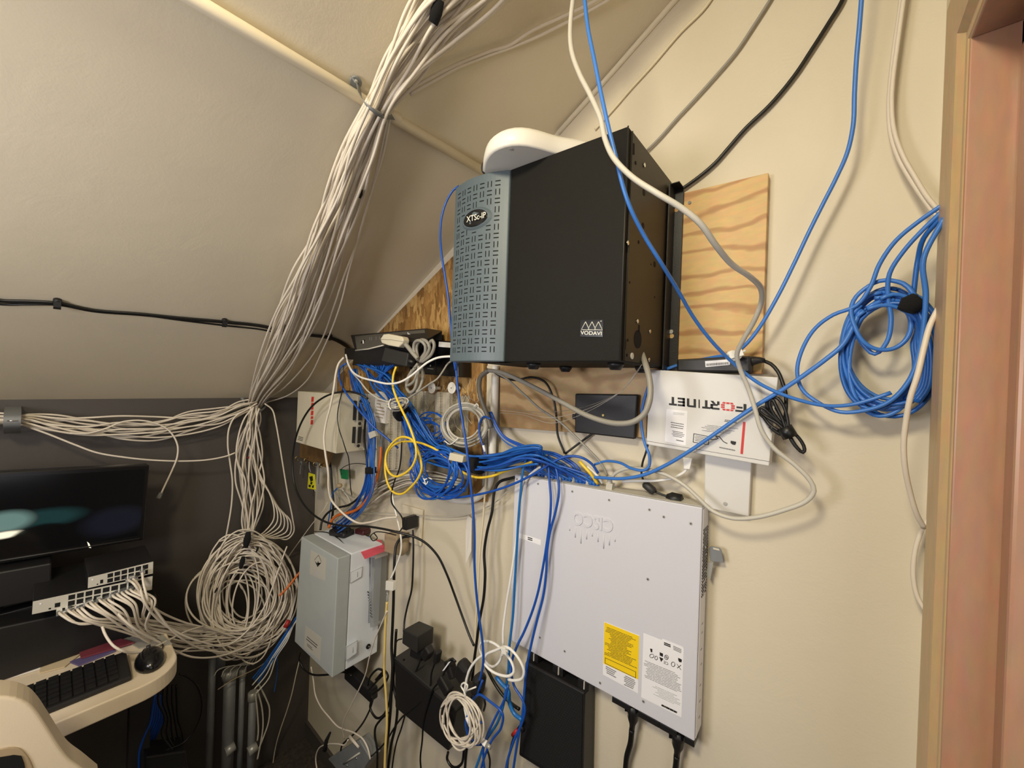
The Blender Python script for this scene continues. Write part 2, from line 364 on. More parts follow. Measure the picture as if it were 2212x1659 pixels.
# =================================================================== BOARDS ON THE WALL
FW = Face((0, WY, 0), NY)
def board(name, label, cat, poly, y, th, material, bevel=0.001):
    m = Mesh(); m.prism([at_y(px, py, y) for px, py in poly], (0, th, 0)); return obj(name, m, material, bevel=bevel, label=label, cat=cat)
board('plywood_sheet', 'yellow plywood sheet with wavy grain right of the black cabinet', 'board', [(1380, 440), (1660, 373), (1645, 808), (1380, 800)], 0.802, 0.018, MT['ply'])
board('plywood_sheet', 'knotty brown plywood strip on the wall below the black cabinet', 'board', [(1080, 765), (1400, 765), (1396, 946), (1079, 922)], 0.804, 0.016, MT['plylow'])
board('strand_board', 'brown oriented strand board behind the punch down blocks', 'board', [(985, 546), (1042, 500), (1045, 1085), (985, 1080), (985, 870), (728, 850), (728, 815), (845, 690)], 0.800, 0.02, MT['osb'])
board('connector_backboard', 'dusty grey beige panel behind the punch down blocks', 'board', [(812, 845), (1012, 856), (1010, 1075), (815, 1062)], 0.797, 0.003, MT['dusty'])
fply = Face((0, 0.802, 0), NY)
m = Mesh(); fply.disc(m, 1490, 438, 0.003, 0.002); tag(obj('screw', m, MT['steeld']), 'steel screw at top left of the yellow plywood', 'screw')

# =================================================================== BLACK TELEPHONE CABINET
c = thing('equipment_cabinet', 'large black steel cabinet with blue grey vented front cover', 'cabinet', (-0.45, 0.79, CAMZ+0.039))
XR, YF, YB, ZB, ZT = -0.261, 0.580, 0.79, CAMZ+0.039, CAMZ+0.411
XJ, YJ = -0.490, 0.567                      # where the cover begins
m = Mesh(); m.prism([(XR, YF, ZT), (XJ, YJ, ZT), (XJ-0.10, YJ+0.012, ZT), (XJ-0.13, YB, ZT), (XR, YB, ZT)], (0, 0, ZB-ZT)); obj('cabinet_body', m, MT['black'], c, 0.0015)
# side panel facing the doorway
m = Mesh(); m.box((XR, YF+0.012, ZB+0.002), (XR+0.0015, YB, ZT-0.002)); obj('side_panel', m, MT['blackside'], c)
FS = Face((XR+0.0015, 0, 0), (1, 0, 0)); FC = Face((XR, YF, 0), np.cross([XJ-XR, YJ-YF, 0], [0, 0, -1.0]))
if FC.n[1] > 0: FC.n = -FC.n
m = Mesh()
for q in [[(1367,309),(1371,310),(1371,334),(1366,334)], [(1356,520),(1360,520),(1359,546),(1355,545)], [(1350,733),(1353,733),(1352,756),(1349,755)], [(1432,733),(1435,734),(1434,758),(1431,757)]]: FS.quad(m, q, 0.0004)
for px, py, r in [(1373,352,.003),(1379.5,523,.003),(1360,610,.002),(1406,571,.0015),(1414,642,.002),(1354,767,.0025),(1356,735,.0025)]: FS.disc(m, px, py, r, .0005)
el = [(1378+8*math.cos(t)*1.0, 733+20*math.sin(t)) for t in np.linspace(0, 2*math.pi, 22)[:-1]]
FS.quad(m, el, 0.0005); FS.quad(m, [(1380,702),(1382,702),(1382,716),(1379,716)], 0.0005)
obj('knockout_holes', m, MT['hole'], c)
m = Mesh()
for px, py in [(1391,416),(1389,488),(1414,571)]: FS.disc(m, px, py, .0055, .0004)
obj('knockout_disc', m, MT['black'], c)
for px, py in [(1391,357),(1355,525),(1376,694),(1403,716),(1401,777)]:
    m = Mesh(); FS.disc(m, px, py, .0038, .002, 12); obj('screw', m, MT['chrome'], c, 0.0008)
m = Mesh(); FS.disc(m, 1364.5, 769, .0055, .0015, 16); obj('hole_plug', m, MT['white'], c)
m = Mesh(); m.tube([(XR, YF-0.0005, ZB), (XR, YF-0.0005, ZT)], 0.0012, 6); obj('panel_edge', m, MT['dgrey'], c)
m = Mesh(); m.tube([(XR+.002, YF+.013, ZB+.002), (XR+.002, YF+.013, ZT-.002)], 0.0008, 6); obj('panel_seam', m, MT['dgrey'], c)
m = Mesh(); m.tube([(XR+.002, YB-.002, ZB+.002), (XR+.002, YB-.002, ZT-.01)], 0.0014, 6)
obj('panel_seam', m, MT['dgrey'], c)
m = Mesh(); m.box((XR+.004, 0.765, ZB-.004), (XR+.007, 0.80, ZT-.014)); m.box((XR+.004, 0.797, ZB-.004), (-0.238, 0.801, ZT-.014)); m.box((XR+.004, 0.768, ZT-.016), (-0.238, 0.80, ZT-.014)); obj('mounting_flange', m, MT['blackp'], c, 0.0006)
FF = Face((0, 0.797, 0), NY)
for px, py in [(1462, 453), (1451, 726)]:
    m = Mesh(); FF.disc(m, px, py, .0045, .0008); obj('keyhole', m, MT['ply'], c)
    m = Mesh(); FF.disc(m, px-1, py-9, .0045, .003); obj('screw', m, MT['steel'], c, 0.001)
for x in (XR-0.025, XJ+0.03):
    for y in (YF+0.04, YB-0.05):
        m = Mesh(); m.tube([(x, y, ZB), (x, y, ZB-.004), (x, y, ZB-.012)], [.014, .014, .009], 14); obj('foot', m, MT['blackp'], c)
# maker's badge
m = Mesh(); FC.quad(m, [(1254,691),(1303.5,690.5),(1302,728),(1253,727)], 0.0012); o = obj('maker_badge', m, MT['blackg'], c)
FC.text('badge_lettering', 'VODAVI', [(1255,714.5),(1301,716.5),(1300.5,724.5),(1254.5,723)], MT['silver'], o, 0.0016, bold=0.02)
m = Mesh()
for k in range(3):
    x0 = 1256+k*14.0; a, b, t = (x0, 712), (x0+17.5, 713), (x0+9, 695)
    for p, q in ((a, t), (t, b), (b, a)): m.tube([FC.at(*p, .0016), FC.at(*q, .0016)], .0007, 5)
obj('badge_triangles', m, MT['silver'], o)
m = Mesh(); FC.disc(m, 1299, 694, .0009, .0016); obj('badge_mark', m, MT['silver'], o)
# curved vented cover
def cover(u, z, off=0.0):                    # u 0 at the joint, 1 at the left end
    A = V([XJ, YJ-0.004, 0]); B = V([-0.633, 0.551, 0]); d = B-A; nn = V([d[1], -d[0], 0]); nn /= np.linalg.norm(nn)
    if nn[1] > 0: nn = -nn
    bow = 0.016*(1-(2*u-1)**2)
    return A+d*u+nn*(bow+off)+V([0, 0, z])
m = Mesh(); N = 16; z0, z1 = ZB+.0, ZT-.002
pf = [cover(i/N, 0) for i in range(N+1)]+[cover(1, 0)+V([.004, .03, 0]), V([-0.60, 0.60, 0]), V([XJ, 0.60, 0])]
m.prism([p+V([0, 0, z1]) for p in pf], (0, 0, z0-z1)); cov = obj('vented_cover', m, MT['bluegrey'], c, 0.002, label='blue grey front cover with slotted vents')
m = Mesh(); rows, cols = 20, 7; du = 0.118; dz = (z1-z0-.03)/rows
def slot(u, z, hu, hz):
    if ((u-.49)/0.30)**2+((z-at_y(1031, 471, .541)[2])/.026)**2 < 1: return
    m.add([cover(u-hu, z+hz, .0004), cover(u+hu, z+hz, .0004), cover(u+hu, z-hz, .0004), cover(u-hu, z-hz, .0004)], [(0, 1, 2, 3)])
for r in range(rows):
    for q in range(cols):
        u = 0.155+q*du; z = z0+.015+dz*(r+.5)
        if (r+q) % 2:
            slot(u, z+dz*.24, .036, .0010); slot(u, z-dz*.24, .036, .0010)
        else:
            slot(u-.026, z, .006, dz*.34); slot(u+.026, z, .006, dz*.34)
obj('vent_slots', m, MT['hole'], cov, kind='stuff')
ZC = at_y(1031, 471, .541)[2]; UC = .49
def ellipse_on_cover(ru, rz, off, uc=UC, zc=None, n=28):
    zc = ZC if zc is None else zc
    return [cover(uc+ru*math.cos(t), zc+rz*math.sin(t), off) for t in np.linspace(0, 2*math.pi, n+1)[:-1]]
m = Mesh(); a = ellipse_on_cover(.27, .022, .0002); b = ellipse_on_cover(.235, .0185, .003); n = len(a)
m.add(a+b, [(i, (i+1) % n, n+(i+1) % n, n+i) for i in range(n)]); m.add(b, [tuple(range(n))]); obj('badge_rim', m, MT['bluegrey'], cov)
m = Mesh(); m.prism(ellipse_on_cover(.205, .0155, .0036), V([.0, .002, 0])); m.tube(ellipse_on_cover(.21, .016, .0034)+[ellipse_on_cover(.21, .016, .0034)[0]], .0006, 5); obj('oval_badge', m, MT['blackg'], cov)
pc = cover(UC, ZC, .0042); FB = Face(pc, cover(UC, 0, 1)-cover(UC, 0, 0))
FB.text('badge_lettering', 'XTSc-IP', [(1008,468),(1050,457),(1050,470),(1008,481)], MT['silver'], cov, 0.0008, bold=0.015)

# =================================================================== WHITE ACCESS POINT ON THE CABINET
zt = ZT+0.002
fr = [at_z(px, py, zt)[:2] for px, py in [(1043,372),(1046,352),(1056,334),(1074,321),(1104,313),(1137,314),(1174,323),(1202,331)]]
bk = [V([-.335, .66]), V([-.345, .72]), V([-.39, .765]), V([-.46, .775]), V([-.53, .76]), V([-.575, .71]), V([-.58, .64])]
pl = catmull([np.append(p, zt) for p in fr+bk+[fr[0]]], .012)[:-1]; ctr = np.mean(pl, 0); n = len(pl)
t = thing('access_point', 'white rounded wireless access point lying on top of black cabinet', 'access point', (ctr[0], ctr[1], zt))
rings = []
for s_, h in ((.97, 0), (1.0, .003), (1.0, .018), (.985, .028), (.94, .035), (.80, .038)):
    rings.append([V([ctr[0]+(p[0]-ctr[0])*s_, ctr[1]+(p[1]-ctr[1])*s_, zt+h]) for p in pl])
m = Mesh(); vs = sum(rings, []); fs = [(k*n+i, k*n+(i+1) % n, (k+1)*n+(i+1) % n, (k+1)*n+i) for k in range(len(rings)-1) for i in range(n)]
m.add(vs, fs, True); m.f += [tuple(range(n))[::-1], tuple((len(rings)-1)*n+i for i in range(n))]; m.sm += [False, False]
obj('shell', m, MT['white'], t)
m = Mesh(); q = at_z(1043, 372, zt+.004); m.ell(q+V([.003, .0, .008]), .006, .006, .012); obj('port_recess', m, MT['dgrey'], t)
m = Mesh(); m.cyl(at_z(1104, 322, zt)-V([0, 0, .0005]), at_z(1104, 322, zt)-V([0, 0, .001]), .003); obj('screw_recess', m, MT['gcl'], t)

# =================================================================== NETWORK SWITCH (upside down on the wall)
c = thing('network_switch', 'light grey rack network switch hung upside down below the black cabinet', 'switch', at_y(1500, 1604, .77))
q = [(1112,1026),(1517,1097),(1500,1602),(1100,1382)]; ys = .7706
m = Mesh(); fr = [at_y(a, b, ys) for a, b in q]; m.hexa(fr+[p+V([0, .044, 0]) for p in fr]); obj('chassis', m, MT['cisco'], c, 0.0018)
FN = Face((0, ys, 0), NY)
m = Mesh(); m.prism([p+V([.0006, 0, 0]) for p in (fr[1]+V([0, .004, -.004]), fr[1]+V([0, .042, -.004]), fr[2]+V([0, .042, .004]), fr[2]+V([0, .004, .004]))], (.0006, 0, 0)); o = obj('side_plate', m, MT['ciscoside'], c)
m = Mesh()
Ltop = fr[1]; Lbot = fr[2]; dn = (Lbot-Ltop)
for i in range(46):
    for j in range(5):
        f_ = .10+.30*i/46; yy = ys+.010+j*.007+(.0035 if i % 2 else 0)
        p = Ltop+dn*f_; p = V([p[0]+.0013, yy, p[2]])
        if random.random() < .93: m.prism([p+V([0, a*.0016, b*.0016]) for a, b in ((1,0),(.5,.87),(-.5,.87),(-1,0),(-.5,-.87),(.5,-.87))], (.0003, 0, 0))
obj('vent_holes', m, MT['hole'], c, kind='stuff')
m = Mesh()
for f_, dy in ((.52,.02),(.56,.02),(.63,.018),(.70,.022),(.79,.02),(.86,.02),(.93,.02)): p = Ltop+dn*f_+V([.0013, dy, 0]); m.box(p, p+V([.0004, .008, .0012]))
obj('side_slots', m, MT['inkg'], c)
m = Mesh(); m.prism([fr[0]+V([.001, .002, .0008]), fr[1]+V([-.001, .002, .0008]), fr[1]+V([-.001, .043, .0008]), fr[0]+V([.001, .043, .0008])], (0, 0, .0012)); obj('port_bezel', m, MT['gcl'], c, label='port panel facing the ceiling')
for px, py in [(1162.5,1045),(1236.5,1061.5),(1316,1080),(1403,1101),(1434,1116.5),(1492.5,1131),(1117,1035),(1166.5,1377),(1220,1406.5),(1296.5,1475),(1390,1515),(1399.5,1251)]:
    m = Mesh(); FN.disc(m, px, py, .0028, .0009, 14); o = obj('screw', m, MT['steel'], c)
    m = Mesh(); FN.disc(m, px, py, .0011, .0012, 6); obj('screw_socket', m, MT['hole'], o)
FN.text('embossed_lettering', 'CISCO', [(1238,1104),(1325,1123),(1324,1152),(1237,1132)], MT['cisco'], c, 0.0008, extrude=.0022, flip=True, bold=.02, label='embossed lettering upside down')
m = Mesh()                                    # the row of embossed bars
xs = np.linspace(1231, 1329, 9); hs = [8, 20, 30, 18, 9, 18, 30, 20, 9]
for x, h in zip(xs, hs):
    y0 = 1138+(x-1231)*.23; m.tube([FN.at(x, y0, .0002), FN.at(x-.5, y0+h, .0002)], .0014, 8)
obj('embossed_bars', m, MT['cisco'], c)
m = Mesh(); FN.quad(m, [(1122,1152),(1168.5,1166.5),(1168,1178),(1121.5,1162)], .0005); o = obj('strip_label', m, MT['label'], c, label='narrow white label at the left edge')
m = Mesh()
for k in range(2): FN.quad(m, [(1140,1159.8+k*3.8),(1150,1163+k*3.8),(1150,1165+k*3.8),(1140,1161.8+k*3.8)], .0009, .0002)
obj('label_print', m, MT['ink'], o)
# yellow and white label
def lines(face, q, rows, material, parent, off, thick=.45, name='label_print', seed=1, jag=.25, lead=0.0):
    """rows of small print across a pixel quad"""
    rnd = random.Random(seed); TL, TR, BR, BL = [V([*a]) for a in q]; m = Mesh()
    for k in range(rows):
        v0 = (k+.25)/rows; v1 = v0+thick/rows; u = lead+rnd.random()*jag*.6; end = 1-rnd.random()*jag
        while u < end-.02:
            w = min(end-u, .04+rnd.random()*.22)
            P = lambda u, v: (TL*(1-u)+TR*u)*(1-v)+(BL*(1-u)+BR*u)*v
            face.quad(m, [P(u, v0), P(u+w, v0), P(u+w, v1), P(u, v1)], off, .0002); u += w+.012
    return obj(name, m, material, parent)
m = Mesh(); FN.quad(m, [(1305,1343),(1381,1373),(1378,1498),(1302,1457)], .0005); o = obj('laser_warning_label', m, MT['label'], c, label='white label with yellow warning field')
m = Mesh(); FN.quad(m, [(1305.5,1344),(1380.5,1374),(1378.5,1468),(1303.5,1433)], .0008, .0002); obj('yellow_field', m, MT['yellow'], o)
lines(FN, [(1307,1352),(1379,1381),(1377,1446),(1305,1414)], 20, MT['ink'], o, .0011, .30, seed=3, jag=.34)
lines(FN, [(1308,1437),(1332,1450),(1331,1466),(1307,1453)], 4, MT['inkg'], o, .0008, .5, seed=4)
lines(FN, [(1348,1457),(1376,1471),(1375,1493),(1347,1480)], 6, MT['inkg'], o, .0008, .5, seed=5)
m = Mesh(); bx = [(1307.5,1421),(1373.5,1451.5),(1373,1464.5),(1307,1432.5)]
for i in range(4): m.tube([FN.at(*bx[i], .001), FN.at(*bx[(i+1) % 4], .001)], .0005, 4)
obj('print_frame', m, MT['ink'], o)
m = Mesh(); FN.quad(m, [(1390,1368),(1429,1383),(1431,1380),(1475,1398),(1477,1403),(1472,1550),(1385,1506)], .0005); o = obj('rating_label', m, MT['label'], c, label='white rating label with small print')
lines(FN, [(1434,1386),(1449,1392),(1449,1399),(1434,1393)], 2, MT['ink'], o, .0008, .7, seed=6, jag=.05)
lines(FN, [(1454,1394),(1472,1402),(1472,1412),(1454,1404)], 3, MT['inkg'], o, .0008, .5, seed=7, jag=.1)
lines(FN, [(1391,1425),(1474,1459),(1472,1500),(1389,1462)], 12, MT['inkg'], o, .0008, .32, seed=8, jag=.2)
lines(FN, [(1408,1478),(1472,1506),(1472,1530),(1410,1500)], 7, MT['inkl'], o, .0008, .4, seed=9, jag=.4)
lines(FN, [(1429,1520),(1464,1537),(1463,1541),(1428,1524)], 1, MT['ink'], o, .0008, .9, seed=10, jag=.05)
m = Mesh()
def ring_mark(m, px, py, rx, ry, r=.0005):
    P = [FN.at(px+rx*math.cos(t), py+ry*math.sin(t), .0009) for t in np.linspace(0, 2*math.pi, 13)]; m.tube(P, r, 4, cap=False)
ring_mark(m, 1439.5, 1420, 4, 5); ring_mark(m, 1439.5, 1420, 1.5, 1.8); ring_mark(m, 1417.5, 1421.5, 3, 4); ring_mark(m, 1408, 1417, 4.5, 4); ring_mark(m, 1454, 1435, 4, 5)
FN.quad(m, [(1424,1419),(1433,1423),(1428,1430)], .0009, .0002); FN.quad(m, [(1465,1421),(1473,1425),(1472,1431),(1467,1430),(1465,1426)], .0009, .0002)
m.tube([FN.at(1462,1434,.0009), FN.at(1471,1447,.0009)], .0005, 4); m.tube([FN.at(1471,1437,.0009), FN.at(1463,1443,.0009)], .0005, 4)
FN.quad(m, [(1404,1401),(1409,1402),(1409,1409),(1406,1409)], .0009, .0002); FN.quad(m, [(1425,1409),(1432,1412),(1432,1419),(1425,1416)], .0009, .0002)
obj('certification_marks', m, MT['ink'], o)
FN.text('ce_mark', 'CE', [(1434,1426.5),(1444,1431),(1443.5,1437),(1433.5,1432.5)], MT['ink'], o, .0009, flip=True)
# vents and power inlets on the lower edge
eb = Face(fr[3], np.cross(fr[2]-fr[3], [0, -1.0, 0]))
for px, py, w in [(1394, 1555, 34), (1395+90, 1600, 22), (1365, 1525, 22)]: pass
m = Mesh()
for a, b in ((1322, 1362), (1378, 1424), (1424, 1462), (1478, 1500)):
    ya = 1382+(a-1100)*.55; yb = 1382+(b-1100)*.55
    A = at_y(a, ya, ys+.006); B = at_y(b, yb, ys+.006)
    m.hexa([A, B, B-V([0, 0, .012]), A-V([0, 0, .012]), A+V([0, .03, 0]), B+V([0, .03, 0]), B+V([0, .03, -.012]), A+V([0, .03, -.012])])
obj('power_supply_bay', m, MT['blackp'], c, 0.001)
for k, (x, w) in enumerate([(1152, 20), (1205, 22), (1260, 24)]):
    y = 1382+(x-1100)*.55; m = Mesh(); A = at_y(x-w/2, y-5, ys+.004); B = at_y(x+w/2, y+7, ys+.004)
    m.hexa([A, B, B-V([0, 0, .018]), A-V([0, 0, .018]), A+V([0, .035, 0]), B+V([0, .035, 0]), B+V([0, .035, -.018]), A+V([0, .035, -.018])])
    o = obj('fan_module', m, MT['blackp'], c, 0.001); m = Mesh(); C_ = (A+B)/2; m.obox(C_+V([.004, -.002, -.006]), (.0012, 0, 0), (0, .002, 0), (0, 0, .009)); obj('latch', m, MT['gcl'], o, 0.0005)
for (x, y, lab) in [(1365, 1535, 'left'), (1462, 1592, 'right')]:
    t = thing('mains_cable', 'black power cord plugged in under the grey switch, '+('nearest the black speaker' if lab == 'left' else 'nearest the door frame'), 'power cord', at_y(x, y, ys+.02))
    P = [at_y(x+2, y-14, ys+.02), at_y(x+3, y+2, ys+.02), at_y(x+3, y+6, ys+.02), at_y(x+2, y+18, ys+.02), at_y(x+1, y+30, ys+.02), at_y(x, y+44, ys+.02)]
    m = Mesh(); m.tube(P, [.0125, .013, .011, .0105, .006, .005], 10); obj('plug', m, MT['blackp'], t)
    m = Mesh(); m.obox(P[0]+V([0, 0, -.004]), (.014, 0, .005), (0, .009, 0), (0, 0, .009)); obj('connector', m, MT['blackg'], t, 0.002)
    P2 = [at_y(x, y+40, ys+.02)]+[at_y(x-s_*3-5*(s_ > 1), y+40+30*s_, ys+.02+.004*s_) for s_ in range(1, 7)]
    m = Mesh(); m.tube(catmull(P2), .0058, 10); obj('cord', m, MT['kc'], t)
# wall bracket
m = Mesh(); P = [at_y(a, b, .80) for a, b in [(1531,1184),(1536,1180),(1554,1184),(1558,1188),(1563,1216),(1540,1213),(1534,1212)]]; m.prism(P, (0, .003, 0))
t = thing('rack_bracket', 'small grey metal rack ear with slot beside the grey switch', 'bracket', P[0]); obj('plate', m, MT['steeld'], t, 0.0008)
m = Mesh(); m.prism([at_y(a, b, .7992) for a, b in [(1540,1183),(1553,1186),(1554,1189.5),(1541,1186.5)]], (0, .0006, 0)); obj('slot', m, MT['wall'], t)
m = Mesh(); m.prism([at_y(1531,1215,.797), at_y(1541,1214,.797), at_y(1534,1252,.797), at_y(1526,1238,.797)], (0, .003, 0)); obj('flange', m, MT['steel'], t)

# =================================================================== WHITE FIREWALL BOX, POWER BRICK, RACEWAY
q = [(1403,798),(1681,815),(1661,1007),(1396,960)]; yf = .768
c = thing('firewall_appliance', 'white rectangular firewall box hung upside down between plywood and grey switch', 'firewall', at_y(1396, 960, yf))
m = Mesh(); quadbox(m, q, yf, .038); obj('case', m, MT['fort'], c, 0.0015)
FT = Face((0, yf, 0), NY)
m = Mesh(); a, b = FT.at(1396.5, 959.5, .0003), FT.at(1661, 1005.5, .0003); d = V([0, 0, .0065])
m.tube([a+d, b+d], .0004, 4); obj('lid_seam', m, MT['inkg'], c)
def fmap(x, y): return 1380+x/4.6075, 780+y/4.608
# lettering, upside down: F O R T I N E T from right to left
segs = {'F': (960, 1070), 'R': (712, 802), 'T': (630, 712), 'I': (594, 606), 'N': (478, 568), 'E': (386, 458), 'T2': (300, 378)}
def yline(x, t): return (353+(x-300)*.104)+t*((450-353)+(x-300)*.0-(14 if x > 700 else 0))   # t: 0 top edge in the photo
def gly(m, x0, x1, polys):                    # glyph polygons in upright coordinates 0..1
    for p in polys:
        pts = []
        for gx, gy in p:
            X = x1-(x1-x0)*gx; top = 353+(X-297)*.098; bot = 437+(X-297)*.098; pts.append(fmap(X, top+(bot-top)*gy))
        FT.quad(m, pts, .0007, .0004)
s_ = .26
G = {'F': [[(0,1),(1,1),(1,.78),(0,.78)], [(0,0),(s_,0),(s_,.78),(0,.78)], [(.35,.58),(.9,.58),(.9,.37),(.35,.37)]],
     'R': [[(0,1),(.8,1),(1,.9),(1,.78),(0,.78)], [(0,0),(s_,0),(s_,.42),(0,.42)], [(.72,.9),(1,.9),(1,.4),(.72,.4)], [(.2,.55),(.9,.55),(1,.4),(.2,.33)], [(.4,.35),(.72,.35),(1,0),(.68,0)]],
     'T': [[(0,1),(1,1),(1,.78),(0,.78)], [(.36,0),(.66,0),(.66,.78),(.36,.78)]],
     'I': [[(0,0),(1,0),(1,1),(0,1)]],
     'N': [[(0,0),(s_,0),(s_,1),(0,1)], [(s_,1),(.85,1),(1,.9),(1,.78),(s_,.78)], [(1-s_,0),(1,0),(1,.8),(1-s_,.8)]],
     'E': [[(0,0),(s_+.05,0),(s_+.05,1),(0,1)], [(0,1),(1,1),(1,.79),(0,.79)], [(0,.6),(.95,.6),(.95,.4),(0,.4)], [(0,.21),(1,.21),(1,0),(0,0)]]}
for k, (a, b) in segs.items():
    m = Mesh(); gly(m, a, b, G[k[0]]); obj('letter', m, MT['ink'], c)
m = Mesh(); g = []
for gy in (0, .8):
    for k in range(3): g.append([(.08+k*.30+(.06 if k == 0 else 0), gy), (.08+k*.30+.24-(.06 if k == 2 else 0), gy), (.08+k*.30+.24, gy+.2), (.08+k*.30, gy+.2)] if gy == 0 else [(.08+k*.30, gy), (.08+k*.30+.24, gy), (.08+k*.30+.24-(.06 if k == 2 else 0), gy+.2), (.08+k*.30+(.06 if k == 0 else 0), gy+.2)])
for gx in (0, .74):
    for gy in (.27, .53): g.append([(gx, gy), (gx+.26, gy), (gx+.26, gy+.2), (gx, gy+.2)])
gly(m, 818, 954, g); obj('logo_grid_letter', m, MT['red'], c, label='red gridded letter O')
m = Mesh(); FT.quad(m, [fmap(1037,604),fmap(1062,607),fmap(1035,928),fmap(1010,922)], .0006); obj('red_bar', m, MT['red'], c)
m = Mesh(); FT.quad(m, [fmap(276,478),fmap(485,498),fmap(468,842),fmap(258,800)], .0005); o = obj('registration_sticker', m, MT['label'], c)
lines(FT, [fmap(335,505),fmap(468,520),fmap(466,545),fmap(332,532)], 2, MT['inkl'], o, .0009, .35, seed=11, jag=.2)
lines(FT, [fmap(310,600),fmap(462,625),fmap(458,690),fmap(318,668)], 3, MT['ink'], o, .0009, .25, seed=12, jag=.15)
lines(FT, [fmap(330,688),fmap(458,712),fmap(452,775),fmap(325,748)], 4, MT['ink'], o, .0009, .3, seed=13, jag=.2)
lines(FT, [fmap(372,776),fmap(450,792),fmap(449,808),fmap(372,794)], 1, MT['inkg'], o, .0009, .6, seed=14, jag=.1)
lines(FT, [fmap(600,622),fmap(990,668),fmap(985,740),fmap(600,695)], 5, MT['inkg'], c, .0006, .28, seed=15, jag=.35, name='instruction_print')
lines(FT, [fmap(850,578),fmap(985,596),fmap(984,625),fmap(850,606)], 2, MT['ink'], c, .0006, .4, seed=16, jag=.2, name='instruction_print')
lines(FT, [fmap(560,735),fmap(690,760),fmap(684,822),fmap(552,796)], 4, MT['inkg'], c, .0009, .3, seed=17, jag=.1, name='diagram_print')
lines(FT, [fmap(800,848),fmap(970,882),fmap(968,900),fmap(798,866)], 1, MT['inkg'], c, .0006, .6, seed=18, jag=.1, name='instruction_print')
m = Mesh(); fr_ = [fmap(547,722),fmap(700,752),fmap(692,832),fmap(540,806)]
for i in range(4): m.tube([FT.at(*fr_[i], .0007), FT.at(*fr_[(i+1) % 4], .0007)], .0005, 4)
FT.quad(m, [fmap(915,792),fmap(968,803),fmap(964,824),fmap(955,836),fmap(930,830),fmap(912,814)], .0007, .0002)
m.tube(catmull([FT.at(*fmap(*p), .0008) for p in [(690,775),(740,780),(790,770),(760,745),(800,752),(840,800),(880,820)]]), .0006, 4)
obj('wiring_diagram', m, MT['ink'], c)
m = Mesh(); P = FT.at(1481, 990, -.02); m.hexa([FT.at(*p, -.010) for p in [(1475,988),(1495,990),(1490,1014),(1477,1013)]]+[FT.at(*p, -.024) for p in [(1475,988),(1495,990),(1490,1014),(1477,1013)]])
t = thing('network_cable', 'short white network cable plugged into the underside of the firewall box', 'cable', at_y(1484, 1014, .785))
obj('plug', m, MT['wc2'], t, 0.001)
m = Mesh(); m.tube(catmull(points([(1483,1010),(1480,1018),(1468,1026),(1455,1033),(1420,1038),(1380,1039),(1345,1040)], [.785, .785, .78])), .0028, 8); obj('jacket', m, MT['wc2'], t)

c = thing('power_brick', 'long black power brick wedged above the white firewall box', 'power adapter', at_y(1462, 800, .80))
m = Mesh(); quadbox(m, [(1461,776),(1600,766),(1622,768),(1622,806),(1461,802)][0:1]+[(1622,768),(1622,806),(1461,803)], .770, .030); obj('case', m, MT['blackp'], c, 0.004)
F2 = Face((0, .770, 0), NY)
m = Mesh(); F2.quad(m, [(1523,780),(1576,776),(1577,788),(1524,793)], .0006); o = obj('barcode_label', m, MT['label'], c)
m = Mesh()
for k in range(22): x = 1526+k*2.2; F2.quad(m, [(x,785.5-k*.17),(x+1.1,785.4-k*.17),(x+1.2,790.6-k*.17),(x+.1,790.7-k*.17)], .001, .0002)
obj('barcode', m, MT['ink'], o)
m = Mesh(); m.tube(points([(1618,782),(1628,779),(1642,778),(1652,779)], .785), [.010, .008, .0055, .004], 10); obj('strain_relief', m, MT['blackp'], c)
m = Mesh(); m.tube(catmull(points([(1648,779),(1665,786),(1680,802),(1690,825),(1697,850),(1698,880),(1697,910),(1702,935)], [.785, .765])), .0030, 8); obj('lead', m, MT['kc'], c)
t = thing('cord_bundle', 'folded black cord tied in a bundle hanging right of the firewall box', 'cord', at_y(1738, 978, .77))
for k, pp in enumerate([[(1700,935),(1690,905),(1678,880),(1668,862),(1662,870),(1672,895),(1692,920),(1705,935)], [(1702,937),(1680,915),(1655,900),(1640,888),(1645,880),(1665,895),(1690,918),(1706,932)],
    [(1704,930),(1700,900),(1692,875),(1680,860),(1668,858),(1656,870),(1660,885)], [(1700,938),(1678,928),(1660,915),(1650,902),(1640,893)], [(1704,936),(1698,915),(1685,895),(1676,880)]]):
    m = Mesh(); m.tube(catmull(points(pp, [.755, .76])), .0026, 7); obj('loop', m, MT['kc'], t)
m = Mesh(); m.tube(points([(1694,922),(1708,945)], .757), .011, 10); obj('wrap', m, MT['kc'], t)
for pp in [[(1704,940),(1712,955),(1724,970),(1735,978),(1738,970),(1732,955),(1720,940),(1708,930)], [(1706,942),(1718,962),(1730,976)], [(1697,940),(1685,938),(1672,930),(1663,921)]]:
    m = Mesh(); m.tube(catmull(points(pp, .757)), .0026, 7); obj('loop', m, MT['kc'], t)
c = thing('cable_raceway', 'white metal wiring cover on the wall under the firewall box', 'raceway', at_y(1525, 1100, .80))
m = Mesh(); quadbox(m, [(1523,960),(1624,975),(1617,1116),(1521,1096)], .802, .018); obj('cover', m, MT['fort'], c, 0.0015)
m = Mesh(); Face((0, .802, 0), NY).disc(m, 1567, 1088, .0035, .0015, 14); obj('screw', m, MT['steel'], c, 0.0006)
t = thing('power_lead', 'thin black lead with ferrite barrel and square plug resting above the grey switch', 'power lead', at_y(1393, 1046, .80))
m = Mesh(); m.tube(catmull(points([(1405,930),(1396,975),(1388,1000),(1386,1025),(1392,1042),(1400,1052),(1416,1062),(1430,1068),(1448,1074)], .795)), .0022, 7); obj('lead', m, MT['kc'], t)
